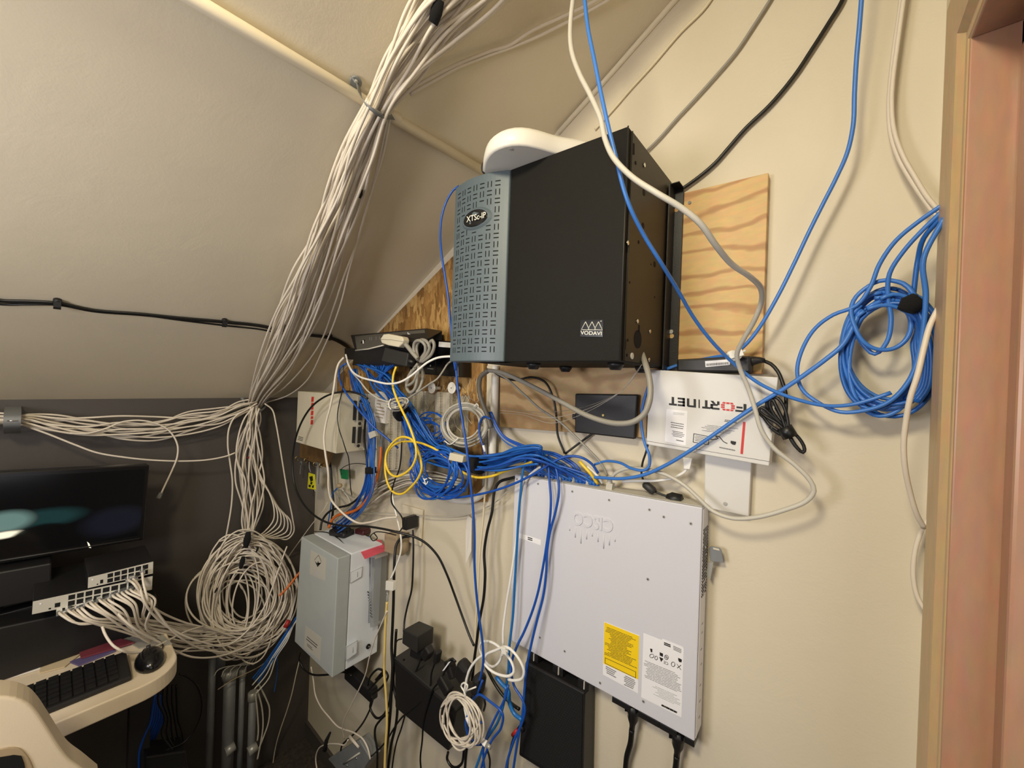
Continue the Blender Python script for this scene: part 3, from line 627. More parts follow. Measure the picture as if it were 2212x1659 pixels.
m = Mesh(); m.tube(points([(1391,1043),(1394,1046),(1410,1060),(1414,1064)], .792), [.005, .0085, .0085, .006], 12); obj('ferrite_barrel', m, MT['dgrey'], t)
m = Mesh(); a, b = points([(1440,1074), (1474,1080)], .792); m.tube([a, a+(b-a)*.35, b], [.006, .012, .0105], 4); obj('plug', m, MT['blackp'], t)
c = thing('black_cover_plate', 'flat black plastic box with one brass screw on the knotty plywood', 'cover plate', at_y(1242, 935, .79))
m = Mesh(); quadbox(m, [(1242,850),(1377,852),(1371,949),(1241,934)], .790, .012); obj('case', m, MT['blackp'], c, 0.003)
m = Mesh(); Face((0, .790, 0), NY).disc(m, 1303, 897, .003, .001); obj('screw', m, MT['brass'], c, 0.0004)
m = Mesh()
for px, py in [(1239, 900), (1372, 893)]: p = at_y(px, py, .792); m.box(p-V([.004, 0, .006]), p+V([.004, .006, .006]))
obj('side_clip', m, MT['blackp'], c, 0.001)

# =================================================================== LOOSE CABLES FROM THE CEILING
def end_tie(px, py, y, label):
    t = thing('cable_tie', label, 'cable tie', at_y(px, py, y)); p = at_y(px, py, y)
    m = Mesh(); m.tube([p+V([.010*math.cos(a), .004*math.sin(a*2), .007*math.sin(a)]) for a in np.linspace(0, 2*math.pi, 14)], .0028, 6); m.obox(p+V([.004, -.006, .002]), (.010, 0, .003), (0, .003, 0), (-.002, 0, .005)); obj('strap', m, MT['tie'], t)
    m = Mesh(); m.tube([p, p+V([.018, -.006, .008])], [.003, .0015], 6); m.tube([p, p+V([-.012, -.004, -.006])], [.003, .0015], 6); obj('tail', m, MT['tie'], t)
t = thing('network_cable', 'thick white cable looping from the ceiling across the cabinet and down to the grey switch', 'cable', at_y(1243, -20, .5))
W1 = [(1241,-30),(1232,60),(1235,110),(1252,160),(1275,205),(1297,255),(1307,300),(1325,340),(1365,382),(1420,418),(1470,448),(1512,482),(1545,528),(1580,570),(1620,598),(1643,622),(1644,655),(1628,695),(1605,735),(1592,765),(1598,795),(1616,838),(1630,880),(1645,930),(1672,968),(1718,1005),(1750,1038),(1758,1060),(1742,1082),(1690,1103),(1630,1118),(1580,1119),(1540,1104),(1508,1075),(1478,1048),(1440,1026),(1395,1014),(1355,1012),(1330,1022),(1320,1034)]
m = Mesh(); m.tube(catmull(points(W1, [.50,.49,.48,.47,.47,.50,.58,.66,.70,.735,.74,.75,.755,.755,.76,.765,.77,.78])), .0036, 10); obj('jacket', m, MT['gcl'], t)
m = Mesh(); m.tube(points([(1318,1028),(1317,1040),(1317,1046)], .785), [.004, .006, .006], 8); m.obox(at_y(1318, 1052, .785), (.007, 0, 0), (0, .006, 0), (.001, 0, .009)); obj('plug', m, MT['gcl'], t)
cable('network_cable', 'light blue cable falling from the ceiling across the black cabinet to the blue coil', 'cable',
      [(1260,-30),(1270,60),(1284,130),(1300,210),(1318,290),(1333,350),(1345,400),(1362,450),(1392,510),(1428,568),(1465,628),(1500,688),(1540,740),(1585,785),(1635,825),(1685,850),(1740,868),(1790,877),(1840,874),(1885,862),(1925,848)], [.49,.48,.48,.49,.55,.66,.74,.75,.76,.76], .0028, MT['bcl'])
cable('network_cable', 'blue cable hanging from the ceiling left of the door frame down to the white tie', 'cable',
      [(1863,-30),(1857,50),(1850,130),(1846,200),(1843,270),(1830,330),(1806,385),(1778,440),(1748,500),(1715,570),(1680,640),(1640,708),(1610,745),(1585,764),(1545,771),(1500,780),(1460,790),(1425,803)], [.74,.76,.77,.77,.77,.76,.77,.79,.79], .0030, MT['bcl'])
cable('network_cable', 'blue cable dropping behind the left edge of the firewall box', 'cable', [(1402,830),(1390,870),(1385,905),(1392,955),(1403,985),(1402,1008),(1390,1016),(1365,1012),(1340,1000),(1310,996),(1285,1003)], [.78,.762,.76,.79], .0028, MT['bcl'])
cable('network_cable', 'long blue cable rising diagonally from the grey switch across the firewall box to the coil', 'cable',
      [(1270,1030),(1300,1032),(1340,1034),(1390,1026),(1440,1004),(1490,974),(1540,940),(1590,905),(1640,872),(1690,842),(1740,808),(1785,775),(1820,745),(1845,700),(1858,668)], [.785,.76,.752,.752,.755,.76], .0034, MT['bcl'])
end_tie(1586, 768, .755, 'white nylon tie holding cables in front of the black power brick')
cable('coaxial_cable', 'black cable running from the ceiling to the back of the black cabinet', 'cable', [(1832,-40),(1820,0),(1790,50),(1755,105),(1715,165),(1665,225),(1610,278),(1575,318),(1545,352),(1510,382),(1468,412)], [.812], .0036, MT['kc'])
cable('network_cable', 'thin grey cable on the wall rising from behind the black cabinet to the ceiling', 'cable', [(1680,-30),(1660,5),(1625,60),(1590,112),(1545,165),(1500,215),(1460,258),(1425,298),(1398,325)], [.812], .0027, MT['gc'])
cable('network_cable', 'cream painted cable on the wall between the sloped ceiling and the grey cable', 'cable', [(1555,-30),(1520,20),(1470,70),(1410,140),(1360,195),(1330,230),(1285,280)], [.815], .0028, MT['cc'])
cable('network_cable', 'upper of two white cables crossing the sloped ceiling from the top of the bundle', 'cable', [(1325,-22),(1270,10),(1220,34),(1150,66),(1100,98),(1060,110),(985,140),(930,168),(880,196)], [.018,.012,.012,.03], .0030, MT['wc'], 's')
cable('network_cable', 'lower of two white cables crossing the sloped ceiling from the top of the bundle', 'cable', [(1330,-10),(1275,22),(1230,45),(1160,80),(1100,104),(1045,124),(985,148),(935,176),(885,204)], [.016,.010,.012,.03], .0030, MT['wc'], 's')
cable('network_cable', 'white cable hanging beside the door frame, left strand of the pair', 'cable', [(1950,-30),(1941,40),(1932,100),(1924,170),(1920,230),(1924,290),(1940,340),(1965,385),(1995,430),(2022,465),(2042,486)], [.80,.80,.79,.76], .0028, MT['wc'])
cable('network_cable', 'white cable hanging beside the door frame, right strand of the pair', 'cable', [(1956,-30),(1946,40),(1938,100),(1930,160),(1926,220),(1931,280),(1950,335),(1978,385),(2003,425),(2024,450),(2044,470)], [.79,.79,.78,.755], .0028, MT['wc'])
cable('network_cable', 'white cable curving in front of the blue coil beside the door frame', 'cable', [(2042,640),(2010,700),(1996,750),(1982,810),(1966,860),(1957,910),(1952,960),(1955,1010),(1965,1060),(1980,1110),(1996,1140)], [.72,.70,.72,.76], .0032, MT['wc'])
cable('network_cable', 'white cable hanging low on the wall beside the door frame', 'cable', [(2036,1100),(2000,1130),(1985,1160),(1975,1200),(1973,1250),(1982,1290),(2000,1320),(2020,1340),(2036,1352)], [.79], .0028, MT['wc'])

# =================================================================== BLUE COIL BY THE DOOR FRAME
loops = []
def ellp(cx, cy, rx, ry, a0, a1, tilt=0.0, n=18):
    out = []
    for a in np.linspace(math.radians(a0), math.radians(a1), n):
        x, y = rx*math.cos(a), ry*math.sin(a); out.append((cx+x*math.cos(tilt)-y*math.sin(tilt), cy+x*math.sin(tilt)+y*math.cos(tilt)))
    return out
cb = 'blue network cable wound in the coil beside the door frame'; gcoil = 'strands of the blue coil by the door frame'
cable('network_cable', 'outermost blue strand swinging far left of the coil by the door frame', 'cable', [(2040,440),(1985,478),(1935,520),(1900,570),(1880,620),(1850,660),(1800,680),(1762,708),(1735,750),(1722,800),(1732,840),(1765,868),(1815,890),(1870,886),(1920,868),(1965,820),(1990,740),(2000,640),(1995,560),(2040,470)], [.72,.74,.76,.77,.76,.74,.70], 0.0029, MT['bcl'])
cable('network_cable', 'second blue strand falling from the door frame into the coil', 'cable', [(2040,452),(1990,500),(1950,545),(1922,590),(1918,640),(1925,690),(1915,740),(1890,765),(1865,745),(1850,722)], [.72,.76,.77], 0.0029, MT['bcl'])
cable('network_cable', 'third blue strand falling straight from the door frame into the coil', 'cable', [(2040,462),(1995,515),(1983,560),(1975,620),(1970,680)], [.72,.75,.76], 0.0029, MT['bc'])
cable('network_cable', 'small inner blue loop at the top of the coil', 'cable', ellp(1908, 700, 60, 56, -95, 150, .2)+[(1838,672),(1850,640),(1900,607),(1950,612),(1978,640)], [.765,.76,.75], 0.0029, MT['bcl'])
rnd = random.Random(5)
for k in range(9):
    cx = 1918+rnd.uniform(-14, 16); cy = 762+rnd.uniform(-10, 12); rx = 88+rnd.uniform(-8, 24); ry = 116+rnd.uniform(-12, 18)
    pts = ellp(cx, cy, rx, ry, -100+rnd.uniform(-20, 20), 262+rnd.uniform(-20, 20), rnd.uniform(-.15, .25), 22)
    cable('network_cable', cb, 'cable', pts, [.75+rnd.uniform(0, .03), .745+rnd.uniform(0, .03), .76+rnd.uniform(0, .03), .75+rnd.uniform(0, .03)], 0.0029, MT['bcl' if k % 3 else 'bc'], group=gcoil)
for k in range(7):
    off = k*6; cable('network_cable', cb, 'cable', [(1972-off*.2,648+off*.4),(1992-off*.3,690+off*.6),(2008-off,740),(2012-off,790),(2004-off,840-off*.3),(1982-off,870-off*.3)], [.75+.004*k], 0.0029, MT['bc'], group=gcoil)
m = Mesh(); m.tube(points([(1957,672),(1970,655),(1985,645)], .742), [.010, .013, .010], 12); tag(obj('hook_and_loop_strap', m, MT['velcro']), 'black hook and loop strap around the blue coil by the door', 'strap')

# =================================================================== CONDUIT PIPE AND MAIN WHITE BUNDLE ON THE SLOPED CEILING
def slope_pt(px, py, off): return at_s(px, py, off)
c = thing('conduit_pipe', 'cream painted conduit pipe running diagonally across the sloped ceiling', 'pipe', slope_pt(1035, 366, .012))
a, b = slope_pt(395, -15, .013), slope_pt(1037, 366, .013); d = (b-a)/np.linalg.norm(b-a); a = a-d*.5; b = b+d*.07
m = Mesh(); m.tube([a, b], .0105, 16); obj('tube', m, MT['pipe'], c)
q = slope_pt(850, 253, .013); m = Mesh(); m.tube([q-d*.014, q-d*.012, q+d*.012, q+d*.014], [.0105, .0125, .0125, .0105], 16); obj('coupling', m, MT['pipe'], c)
c = thing('conduit_strap', 'grey metal strap clamping the white cable bundle over the ceiling pipe', 'clamp', slope_pt(768, 178, .002))
sp = [(762,172,.004),(772,180,.008),(776,198,.030),(786,220,.062),(806,238,.078),(826,247,.070),(842,248,.040),(852,250,.006)]
m = Mesh()
for wv in (0,): 
    C1 = catmull([slope_pt(x-5, y-8, o) for x, y, o in sp], .004); C2 = catmull([slope_pt(x+5, y+8, o) for x, y, o in sp], .004)
    n = min(len(C1), len(C2)); C1, C2 = C1[:n], C2[:n]; E1 = [p+SN*.003 for p in C1]; E2 = [p+SN*.003 for p in C2]
    m.add(C1+C2+E1+E2, [(i, i+1, n+i+1, n+i) for i in range(n-1)]+[(2*n+i, 3*n+i, 3*n+i+1, 2*n+i+1) for i in range(n-1)]+[(i, 2*n+i, 2*n+i+1, i+1) for i in range(n-1)]+[(n+i, n+i+1, 3*n+i+1, 3*n+i) for i in range(n-1)], True)
obj('band', m, MT['steeld'], c)
m = Mesh(); q = slope_pt(768, 176, .002); m.cyl(q, q+SN*.004, .011, 18); obj('lug', m, MT['steeld'], c, .001)
m = Mesh(); q = slope_pt(769, 176, .007); m.ell(q, .004, .004, .003); obj('screw', m, MT['steel'], c)
def bundle(stations, n, lo, hi, r, material, mode, name, label, group, seed, jit=.5, cat='cable', extra=None, sides=7):
    """n separate cables that share a course; stations are (px, py, half width)"""
    rnd = random.Random(seed); out = []; S = stations; k = len(S)
    T = []
    for i in range(k):
        a, b = S[max(i-1, 0)], S[min(i+1, k-1)]; d = V([b[0]-a[0], b[1]-a[1]]); T.append(d/np.linalg.norm(d))
    for j in range(n):
        u = -1+2*(j+.5)/n; u0 = u; pts = []; ph = rnd.random()*6.28; dep = rnd.random()
        for i, s in enumerate(S):
            uu = max(-1.15, min(1.15, u0+jit*.6*math.sin(ph+i*1.3)+rnd.uniform(-jit, jit)*.35))
            f = i/(k-1); l = lo(f) if callable(lo) else lo; h = hi(f) if callable(hi) else hi
            dd = l+(h-l)*min(1, max(0, dep+rnd.uniform(-.15, .15)))
            pts.append((s[0]-T[i][1]*uu*s[2], s[1]+T[i][0]*uu*s[2], dd))
        if extra: pts = extra(j, pts, rnd)
        mt = material[j % len(material)] if isinstance(material, list) else material
        out.append(cable(name, label, cat, pts, 0, r, mt, mode, group, sides=sides))
    return out
bl = 'off-white network cable in the thick bundle down the sloped ceiling'; bg = 'white network cables bundled down the sloped ceiling'
bundle([(1090,-170,120),(1005,-40,82),(935,50,58),(872,140,42),(818,228,27),(775,330,33),(745,420,36),(712,510,38),(678,600,42),(640,690,42),(598,780,34),(560,850,18),(546,882,12)], 36, .012, lambda f: .055+.02*math.sin(f*3.1), .0030, MT['wc'], 's', 'network_cable', bl, bg, 11, .30)
for k, pts in enumerate([[(838,250),(820,340),(795,440),(772,520),(742,600),(722,660),(692,740),(650,800),(610,840),(575,862),(548,876)], [(842,255),(828,330),(800,420),(778,500),(755,580),(735,660),(700,750),(660,825),(620,855),(580,868),(550,878)]]):
    cable('network_cable', ['stray white cable drooping inside the right edge of the ceiling bundle', 'stray white cable drooping farthest right of the ceiling bundle'][k], 'cable', pts, [.03,.04,.05,.05,.04,.02], .0027, MT['wc'], 's')
for px, py, w, ang in [(943, 25, .016, .5), (778, 418, .009, .2), (487, 690, .0, 0)]:
    if w:
        p = at_s(px, py, .062); dd = V([.25, -.05, .25]); dd /= np.linalg.norm(dd); m = Mesh(); m.tube([p-dd*w, p, p+dd*w], [w*.5, w*.62, w*.45], 10)
        tag(obj('hook_and_loop_strap', m, MT['velcro']), 'black strap on the white bundle at the top edge of the ceiling' if py < 100 else 'small black strap halfway down the white ceiling bundle', 'strap')
# ring hanger at the bend
t = thing('cable_hanger', 'grey ring hanger where the white bundle splits at the foot of the ceiling', 'cable hanger', at_s(530, 862, .002))
m = Mesh(); m.tube(catmull([at_s(x, y, o) for x, y, o in [(524,860,.002),(530,876,.03),(540,888,.07),(555,890,.085),(568,884,.07),(576,872,.03),(580,862,.002)]]), .0045, 8); obj('ring', m, MT['steeld'], t)
m = Mesh(); q = at_s(524, 861, .0); m.cyl(q, q+SN*.006, .010, 14); obj('lug', m, MT['steeld'], t)
# black cables clipped along the ceiling
bk_ = [(-60,640),(0,651),(60,653),(124,657),(200,672),(300,680),(380,688),(485,697),(560,705),(610,716)]
for k in range(3):
    cable('coaxial_cable', ['upper thin black cable clipped along the sloped ceiling', 'middle thin black cable clipped along the sloped ceiling', 'lower thin black cable sagging along the sloped ceiling'][k], 'cable',
          [(x, y+(k-1)*2.6+(4*math.sin(x/90.+k)*(k == 2))) for x, y in bk_]+[(660,722+k*1.5),(712,728+k*2),(745,742+k*3),(762,760+k*2)], [.006], .0032 if k < 2 else .0026, MT['kc'], 's')
for k, (px, py) in enumerate([(124, 647), (485, 690), (712, 722), (617, 704)]):
    q = at_s(px, py, 0); m = Mesh(); m.cyl(q, q+SN*.010, .007, 12); m.obox(q+SN*.008+V([0, 0, -.006]), (.004, 0, .002), (0, .006, 0), (.002, 0, .008))
    tag(obj('cable_clip', m, MT['blackp']), ['leftmost black clip on the sloped ceiling', 'black clip on the ceiling left of the white bundle', 'black clip on the ceiling above the grey router', 'black clip behind the left edge of the white bundle'][k], 'clip')

# =================================================================== BEIGE TELEPHONE UNIT IN THE CORNER
yf = .655
c = thing('telephone_unit', 'beige wall box with red vertical lettering in the corner below the ceiling', 'wall box', at_y(725, 980, yf))
q = [(643.5,845),(735,851),(725,980),(639,955)]
f = [at_y(a, b, yf) for a, b in q]; m = Mesh(); m.hexa(f+[p+V([0, .105, 0]) for p in f]); obj('front_cover', m, MT['beige'], c, 0.002)
g = [at_y(a, b, yf) for a, b in [(690,848),(735,851),(725,980),(690,970)]]; m = Mesh(); m.hexa([p+V([0, .106, 0]) for p in g]+[p+V([0, .163, 0]) for p in g]); obj('back_housing', m, MT['white'], c, 0.002)
x0 = f[1][0]; FU = Face((x0+.0008, 0, 0), (1, 0, 0)); FG = Face((0, yf, 0), NY)
m = Mesh()
for qd in [[(764,865),(771,866),(769,908),(762,908)], [(776,872),(784,873),(782,908),(774,908)], [(762,922),(769,922),(767,958),(760,957)], [(774,922),(782,922),(779,957),(772,958)]]: FU.quad(m, qd, .001)
for px, py in [(780,866),(777,915),(774,963)]: FU.disc(m, px, py, .006, .001)
obj('connector_socket', m, MT['dgrey'], c)
m = Mesh(); m.tube([FU.at(774,856,.001), FU.at(769,968,.001)], .0012, 5); m.tube([FU.at(735,856,.0005), FU.at(727,978,.0005)], .0006, 4); obj('cover_seam', m, MT['gcl'], c)
m = Mesh()
for k, (a, b) in enumerate([(857,868),(870,876),(878,885),(887,897),(899,905),(907,917)]): FG.quad(m, [(673-k*.3,a),(678-k*.3,a+.3),(677-k*.3,b),(672-k*.3,b)], .0006)
obj('red_lettering', m, MT['red'], c)
lines(FG, [(643,941),(657,945),(656,955),(642,951)], 3, MT['ink'], c, .0006, .35, seed=20, jag=.2, name='small_print')
m = Mesh(); FG.disc(m, 658, 899, .003, .001); FG.disc(m, 657, 905, .002, .001); obj('latch_hole', m, MT['hole'], c)
# key rack below it
kx = KX+.012
c = thing('key_rack', 'brown board with key hooks under the beige wall box', 'key rack', at_y(700, 1005, .74))
m = Mesh(); quadbox(m, [(637,950),(716,975),(704,1010),(637,984)], .745, .012); obj('backboard', m, MT['brown'], c)
for px, py in [(645,988),(664,992),(684,1000),(697,1003)]:
    m = Mesh(); p = at_y(px, py, .740); m.tube(catmull([p+V([0, .008, .006]), p+V([0, -.010, .004]), p+V([0, -.014, -.008]), p+V([0, -.004, -.014]), p+V([0, .0, -.008])]), .0018, 6); obj('hook', m, MT['brass'], c)
t = thing('key_tag', 'yellow plastic key tag with dark marks hanging on the key rack', 'key tag', at_y(672, 1056, .73))
m = Mesh(); quadbox(m, [(666.5,1021),(679,1025),(681,1058),(664,1055)], .730, .003); obj('tag', m, MT['ytag'], t, .0005)
Fk = Face((0, .730, 0), NY); m = Mesh(); 
for qd in [[(668,1030),(675,1028),(676,1038),(671,1041)], [(671,1041),(675,1041),(674,1047),(670,1046)], [(667,1047),(672,1048),(670,1053),(666,1051)], [(674,1049),(678,1048),(677,1054),(674,1054)]]: Fk.quad(m, qd, .0006)
obj('tag_print', m, MT['ink'], t)
m = Mesh(); m.tube(points([(671,1020),(668,1010),(668,998)], .733), .0015, 6); obj('ring', m, MT['steel'], t)
for k, (px, py, L) in enumerate([(679, 1060, 12), (684, 1002, 34), (690, 1004, 42), (650, 1000, 24)]):
    t = thing('key', ['bright key hanging below the yellow tag', 'dull key on the rack beside the yellow tag', 'long dull key at the right end of the key rack', 'faded key at the left end of the key rack'][k], 'key', at_y(px, py+L, .728))
    a, b = points([(px, py), (px-2, py+L)], .728+.002*k); m = Mesh(); m.obox((a+b)/2, (.003, 0, 0), (0, .001, 0), (b-a)/2); obj('blade', m, MT['chrome' if k == 0 else 'steeld'], t)
    m = Mesh(); m.cyl(a-V([0, .001, 0]), a+V([0, .0015, 0]), .009 if k else .005, 14); obj('bow', m, MT['chrome' if k == 0 else 'steeld'], t)

# =================================================================== PUNCH DOWN BLOCKS
def block66(cols, y0, y1, lab, yb=.775):
    xs = [a for a, _ in cols]+[b for _, b in cols]; x0, x1 = min(xs)-7, max(xs)+7
    c = thing('punch_down_block', lab, 'connector block', at_y(x0, y1, yb+.02))
    m = Mesh(); quadbox(m, [(x0+1,y0),(x1+1,y0+2),(x1-1,y1+2),(x0-1,y1)], yb+.008, .018); obj('base', m, MT['paint66'], c, .001)
    m = Mesh()
    for (xa, xb) in cols:
        n = int((y1-y0-6)/3.4)
        for k in range(n):
            f_ = (k+.5)/n; px = xa+(xb-xa)*f_; py = y0+4+(y1-y0-8)*f_
            for s_ in (-1, 1):
                p = at_y(px+s_*2.6, py, yb); m.box(p-V([.0030, 0, .0011]), p+V([.0030, .009, .0011]))
    obj('clip_rows', m, MT['clip66'], c, kind='stuff')
    m = Mesh()
    for (xa, xb) in cols: m.hexa([at_y(xa-2,y0+2,yb+.003), at_y(xa+2,y0+2,yb+.003), at_y(xb+2,y1-2,yb+.003), at_y(xb-2,y1-2,yb+.003)]+[at_y(xa-2,y0+2,yb+.009), at_y(xa+2,y0+2,yb+.009), at_y(xb+2,y1-2,yb+.009), at_y(xb-2,y1-2,yb+.009)])
    obj('fanning_strip', m, MT['paint66'], c)
block66([(842,838),(858,852)], 880, 1015, 'leftmost punch down block with pale clip columns')
block66([(894,891),(912,908)], 843, 955, 'middle punch down block with pale clip columns')
block66([(949,946),(969,966)], 846, 990, 'right punch down block with pale clip columns beside the grey coil')
for k, (px, py) in enumerate([(932, 838), (975, 838)]):
    t = thing('wire_spool', ['left white mushroom spool above the punch down blocks', 'right white mushroom spool above the punch down blocks'][k], 'spool', at_y(px, py+12, .77)); p = at_y(px, py, .768)
    m = Mesh(); m.tube([p, p+V([0, .003, 0])], .0175, 24); obj('head', m, MT['white'], t, .001)
    m = Mesh(); m.cyl(p+V([0, .003, 0]), p+V([0, .05, 0]), .006, 12); obj('post', m, MT['white'], t)
    m = Mesh(); m.cyl(p+V([0, -.001, 0]), p, .0022, 8); obj('screw', m, MT['steeld'], t)
rnd = random.Random(9)
for k in range(26):                           # hair-thin cross connect wires around the blocks
    x = rnd.uniform(880, 1050); y = rnd.uniform(815, 860); pts = [(x, y)]
    for j in range(5): x += rnd.uniform(-14, 16); y += rnd.uniform(8, 34); pts.append((x, y))
    cable('jumper_wire', 'hair thin jumper wire among the punch down blocks', 'wire', pts, .785, .0007, MT[['gcl', 'brass', 'wc', 'gc'][k % 4]], group='jumper wires among the punch down blocks', sides=4)

# =================================================================== ROUTER, MODEM, ADAPTERS
yb = .60
c = thing('broadband_router', 'dark grey router with slanted front and round button under the ceiling slope', 'router', at_y(820, 790, .72))
A = [at_y(a, b, y) for a, b, y in [(757,724,.72),(921,709,.72),(925,731,.665),(768,759,.665)]]
m = Mesh(); dz = A[1]-A[0]
back = [A[0]+V([0, .06, 0]), A[1]+V([0, .06, 0]), at_y(920,785,.72)+V([0, .06, 0]), at_y(758,790,.72)+V([0, .06, 0])]
low = [A[3]+V([0, .004, -.006]), A[2]+V([0, .004, -.006])]; bot = [at_y(760,789,.70), at_y(880,791,.70)]
m.add(A+back+[bot[0], bot[1]], [(0,1,2,3), (4,5,1,0), (3,2,9,8), (8,9,6,7), (0,3,8,7,4), (1,5,6,9,2)])
obj('body', m, MT['blackp'], c, .0015)
nr = np.cross(A[1]-A[0], A[3]-A[0]); nr = nr if nr[1] < 0 else -nr; FR = Face(A[0], nr)
m = Mesh(); FR.quad(m, [(766,726),(917,712),(921,730),(771,757)], .008, .004); o = obj('front_panel', m, MT['panelgrey'], c, .0006)
m = Mesh(); FR.disc(m, 784, 738, .0085, .0012, 18, .0080); obj('round_button', m, MT['blackg'], o)
m = Mesh(); FR.quad(m, [(783,735),(785.5,735),(786,742),(783.5,742)], .0097, .0004); FR.quad(m, [(880,718),(881.5,718),(885,732),(883.5,732)], .0086, .0004); obj('white_mark', m, MT['label'], o)
FR.text('panel_lettering', 'o', [(885,725),(890,725),(890,730),(885,730)], MT['label'], o, .0086)
m = Mesh()
for px in (798,802,812,820,826,860,866,872): FR.quad(m, [(px,728-(px-800)*.07),(px+1,728-(px-800)*.07),(px+1,735-(px-800)*.07),(px,735-(px-800)*.07)], .0085, .0003)
obj('indicator_marks', m, MT['inkg'], o)
m = Mesh(); m.tube(points([(768,757),(795,754),(828,746)], .658), .0022, 6); tag(obj('edge_trim', m, MT['gcl'], c))
m = Mesh(); quadbox(m, [(744,752),(768,752),(768,776),(744,776)], .72, .05); obj('end_block', m, MT['blackp'], c, .002)
c = thing('network_modem', 'black box with white label half hidden under the blue grey cabinet cover', 'modem', at_y(900, 815, .75))
m = Mesh(); quadbox(m, [(884,731),(990,738),(990,815),(884,805)], .745, .05); obj('case', m, MT['blackg'], c, .0025)
Fm = Face((0, .745, 0), NY); m = Mesh(); Fm.quad(m, [(948,738),(985,741),(985,752),(947,749)], .0006); obj('label', m, MT['label'], c)
Fm.text('lettering', '-arris-', [(922,795),(936,796),(936,799),(922,798)], MT['inkg'], c, .0006) if False else None
m = Mesh(); Fm.disc(m, 930, 790, .003, .0008); Fm.quad(m, [(923,795),(936,796),(936,798),(923,797)], .0006); obj('port_mark', m, MT['inkg'], c)
m = Mesh(); m.tube([Fm.at(941,733,.0008), Fm.at(941,806,.0008)], .0006, 4); obj('edge_line', m, MT['dgrey'], c)
c = thing('coaxial_power_plug', 'cream hexagonal plug body resting on the grey router', 'plug', at_y(845, 750, .64))
P = [at_y(a, b, .635) for a, b in [(828,722),(838,721),(868,727),(871,734),(869,742),(860,750),(838,746),(824,741),(821,732)]]; m = Mesh(); m.prism(P, (0, .022, 0)); obj('shell', m, MT['beige'], c, .003)
m = Mesh(); m.tube(points([(821,733),(845,734),(871,738)], .6342), .0006, 4); obj('seam', m, MT['gc'], c)
m = Mesh(); m.tube(catmull(points([(866,732),(880,748),(893,764),(903,775)], [.645,.66])), [.0085]*3+[.0085]*20 if False else .0065, 8); obj('cord', m, MT['gc'], c)
c = thing('power_adapter', 'dark grey rectangular power adapter hanging under the cream plug', 'power adapter', at_y(850, 790, .66))
m = Mesh(); quadbox(m, [(831,750),(882,763),(877,792),(823,780)], .655, .03); obj('case', m, MT['dgrey'], c, .003)
m = Mesh(); p = at_y(886, 780, .665); m.tube([p-V([.012, 0, 0]), p, p+V([.016, .0, -.004])], [.009, .008, .004], 8); obj('strain_relief', m, MT['blackp'], c)
t = thing('coiled_cord', 'thick grey cord folded into long loops beside the black modem', 'cord', at_y(905, 850, .68))
for k, pp in enumerate([[(902,778),(894,755),(896,740),(908,736),(918,745),(918,765),(908,780)], [(904,780),(900,750),(908,735),(922,738),(928,750),(920,770),(908,782)], [(905,780),(918,762),(926,745),(934,735),(938,745),(932,765),(912,782)],
     [(903,785),(892,800),(884,815),(878,835),(886,848),(896,840),(902,815),(905,790)], [(905,785),(900,810),(893,825),(880,832),(886,810),(896,795)], [(907,785),(912,805),(906,835),(894,850),(882,845),(878,825),(890,800)], [(908,785),(914,810),(908,835),(900,848)]]):
    m = Mesh(); m.tube(catmull(points(pp, [.66+.006*k, .65+.006*k, .67])), .0045, 8); obj('loop', m, MT['gc'], t)
cable('network_cable', 'white cable end loop hanging under the grey router toward the modem', 'cable', [(747,766),(752,785),(762,803),(780,815),(805,822),(838,829),(865,825),(888,812),(908,795),(925,782),(945,773),(972,770),(992,771)], [.66,.64,.64,.66,.70], .0032, MT['wc2'])
cable('network_cable', 'grey cable sloping from the vented cover to the small tied grey hank', 'cable', [(985,775),(968,785),(958,800),(945,818),(930,828),(905,845),(880,862),(868,872)], [.72,.68,.66], .0026, MT['gc'])
cable('network_cable', 'thin white cable running from the router down to the small tied grey hank', 'cable', [(749,775),(758,800),(775,820),(795,845),(820,862),(838,868)], [.66], .0026, MT['gcl'])
t = thing('cable_hank', 'small grey cable hank tied with a white tie in front of the blue bundle', 'cable hank', at_y(850, 885, .66))
rnd = random.Random(3)
for k in range(8):
    a = 20+rnd.uniform(-6, 6); b = 12+rnd.uniform(-7, 3); cx = 858+rnd.uniform(-3, 3); cy = 871+rnd.uniform(-2, 3)
    m = Mesh(); m.tube(catmull(points(ellp(cx, cy, a, b, 0, 360, -.2, 14), [.655+.002*k])), .0020, 6); obj('loop', m, MT['gcl' if k % 2 else 'gc'], t)
m = Mesh(); m.tube(catmull(points([(844,862),(840,870),(841,880),(845,884)], .648)), .0018, 6); obj('tie', m, MT['tie'], t)
m = Mesh()
for dy in (0, 3.5, 7): m.tube(catmull(points([(822,874+dy*.6),(840,871+dy),(856,874+dy)], .656)), .0018, 6)
obj('tail', m, MT['gcl'], t)
# grey coil
rnd = random.Random(4)
t = thing('cable_coil', 'round coil of grey cable hanging right of the punch down blocks', 'cable coil', at_y(1000, 965, .75))
for k in range(8):
    m = Mesh(); m.tube(catmull(points(ellp(1004+rnd.uniform(-4, 4), 917+rnd.uniform(-3, 3), 34+k*2.3, 33+k*1.8, rnd.uniform(0, 90), rnd.uniform(0, 90)+360, rnd.uniform(-.2, .2), 22), [.75-.002*k, .745, .75])), .0027, 7); obj('turn', m, MT['gcl' if k % 3 == 0 else 'gc'], t)
for pp in [[(960,952),(972,960),(984,952),(990,946)], [(1024,880),(1030,872),(1034,878)]]:
    m = Mesh(); m.tube(catmull(points(pp, .735)), .0018, 6); obj('tie', m, MT['tie'], t)

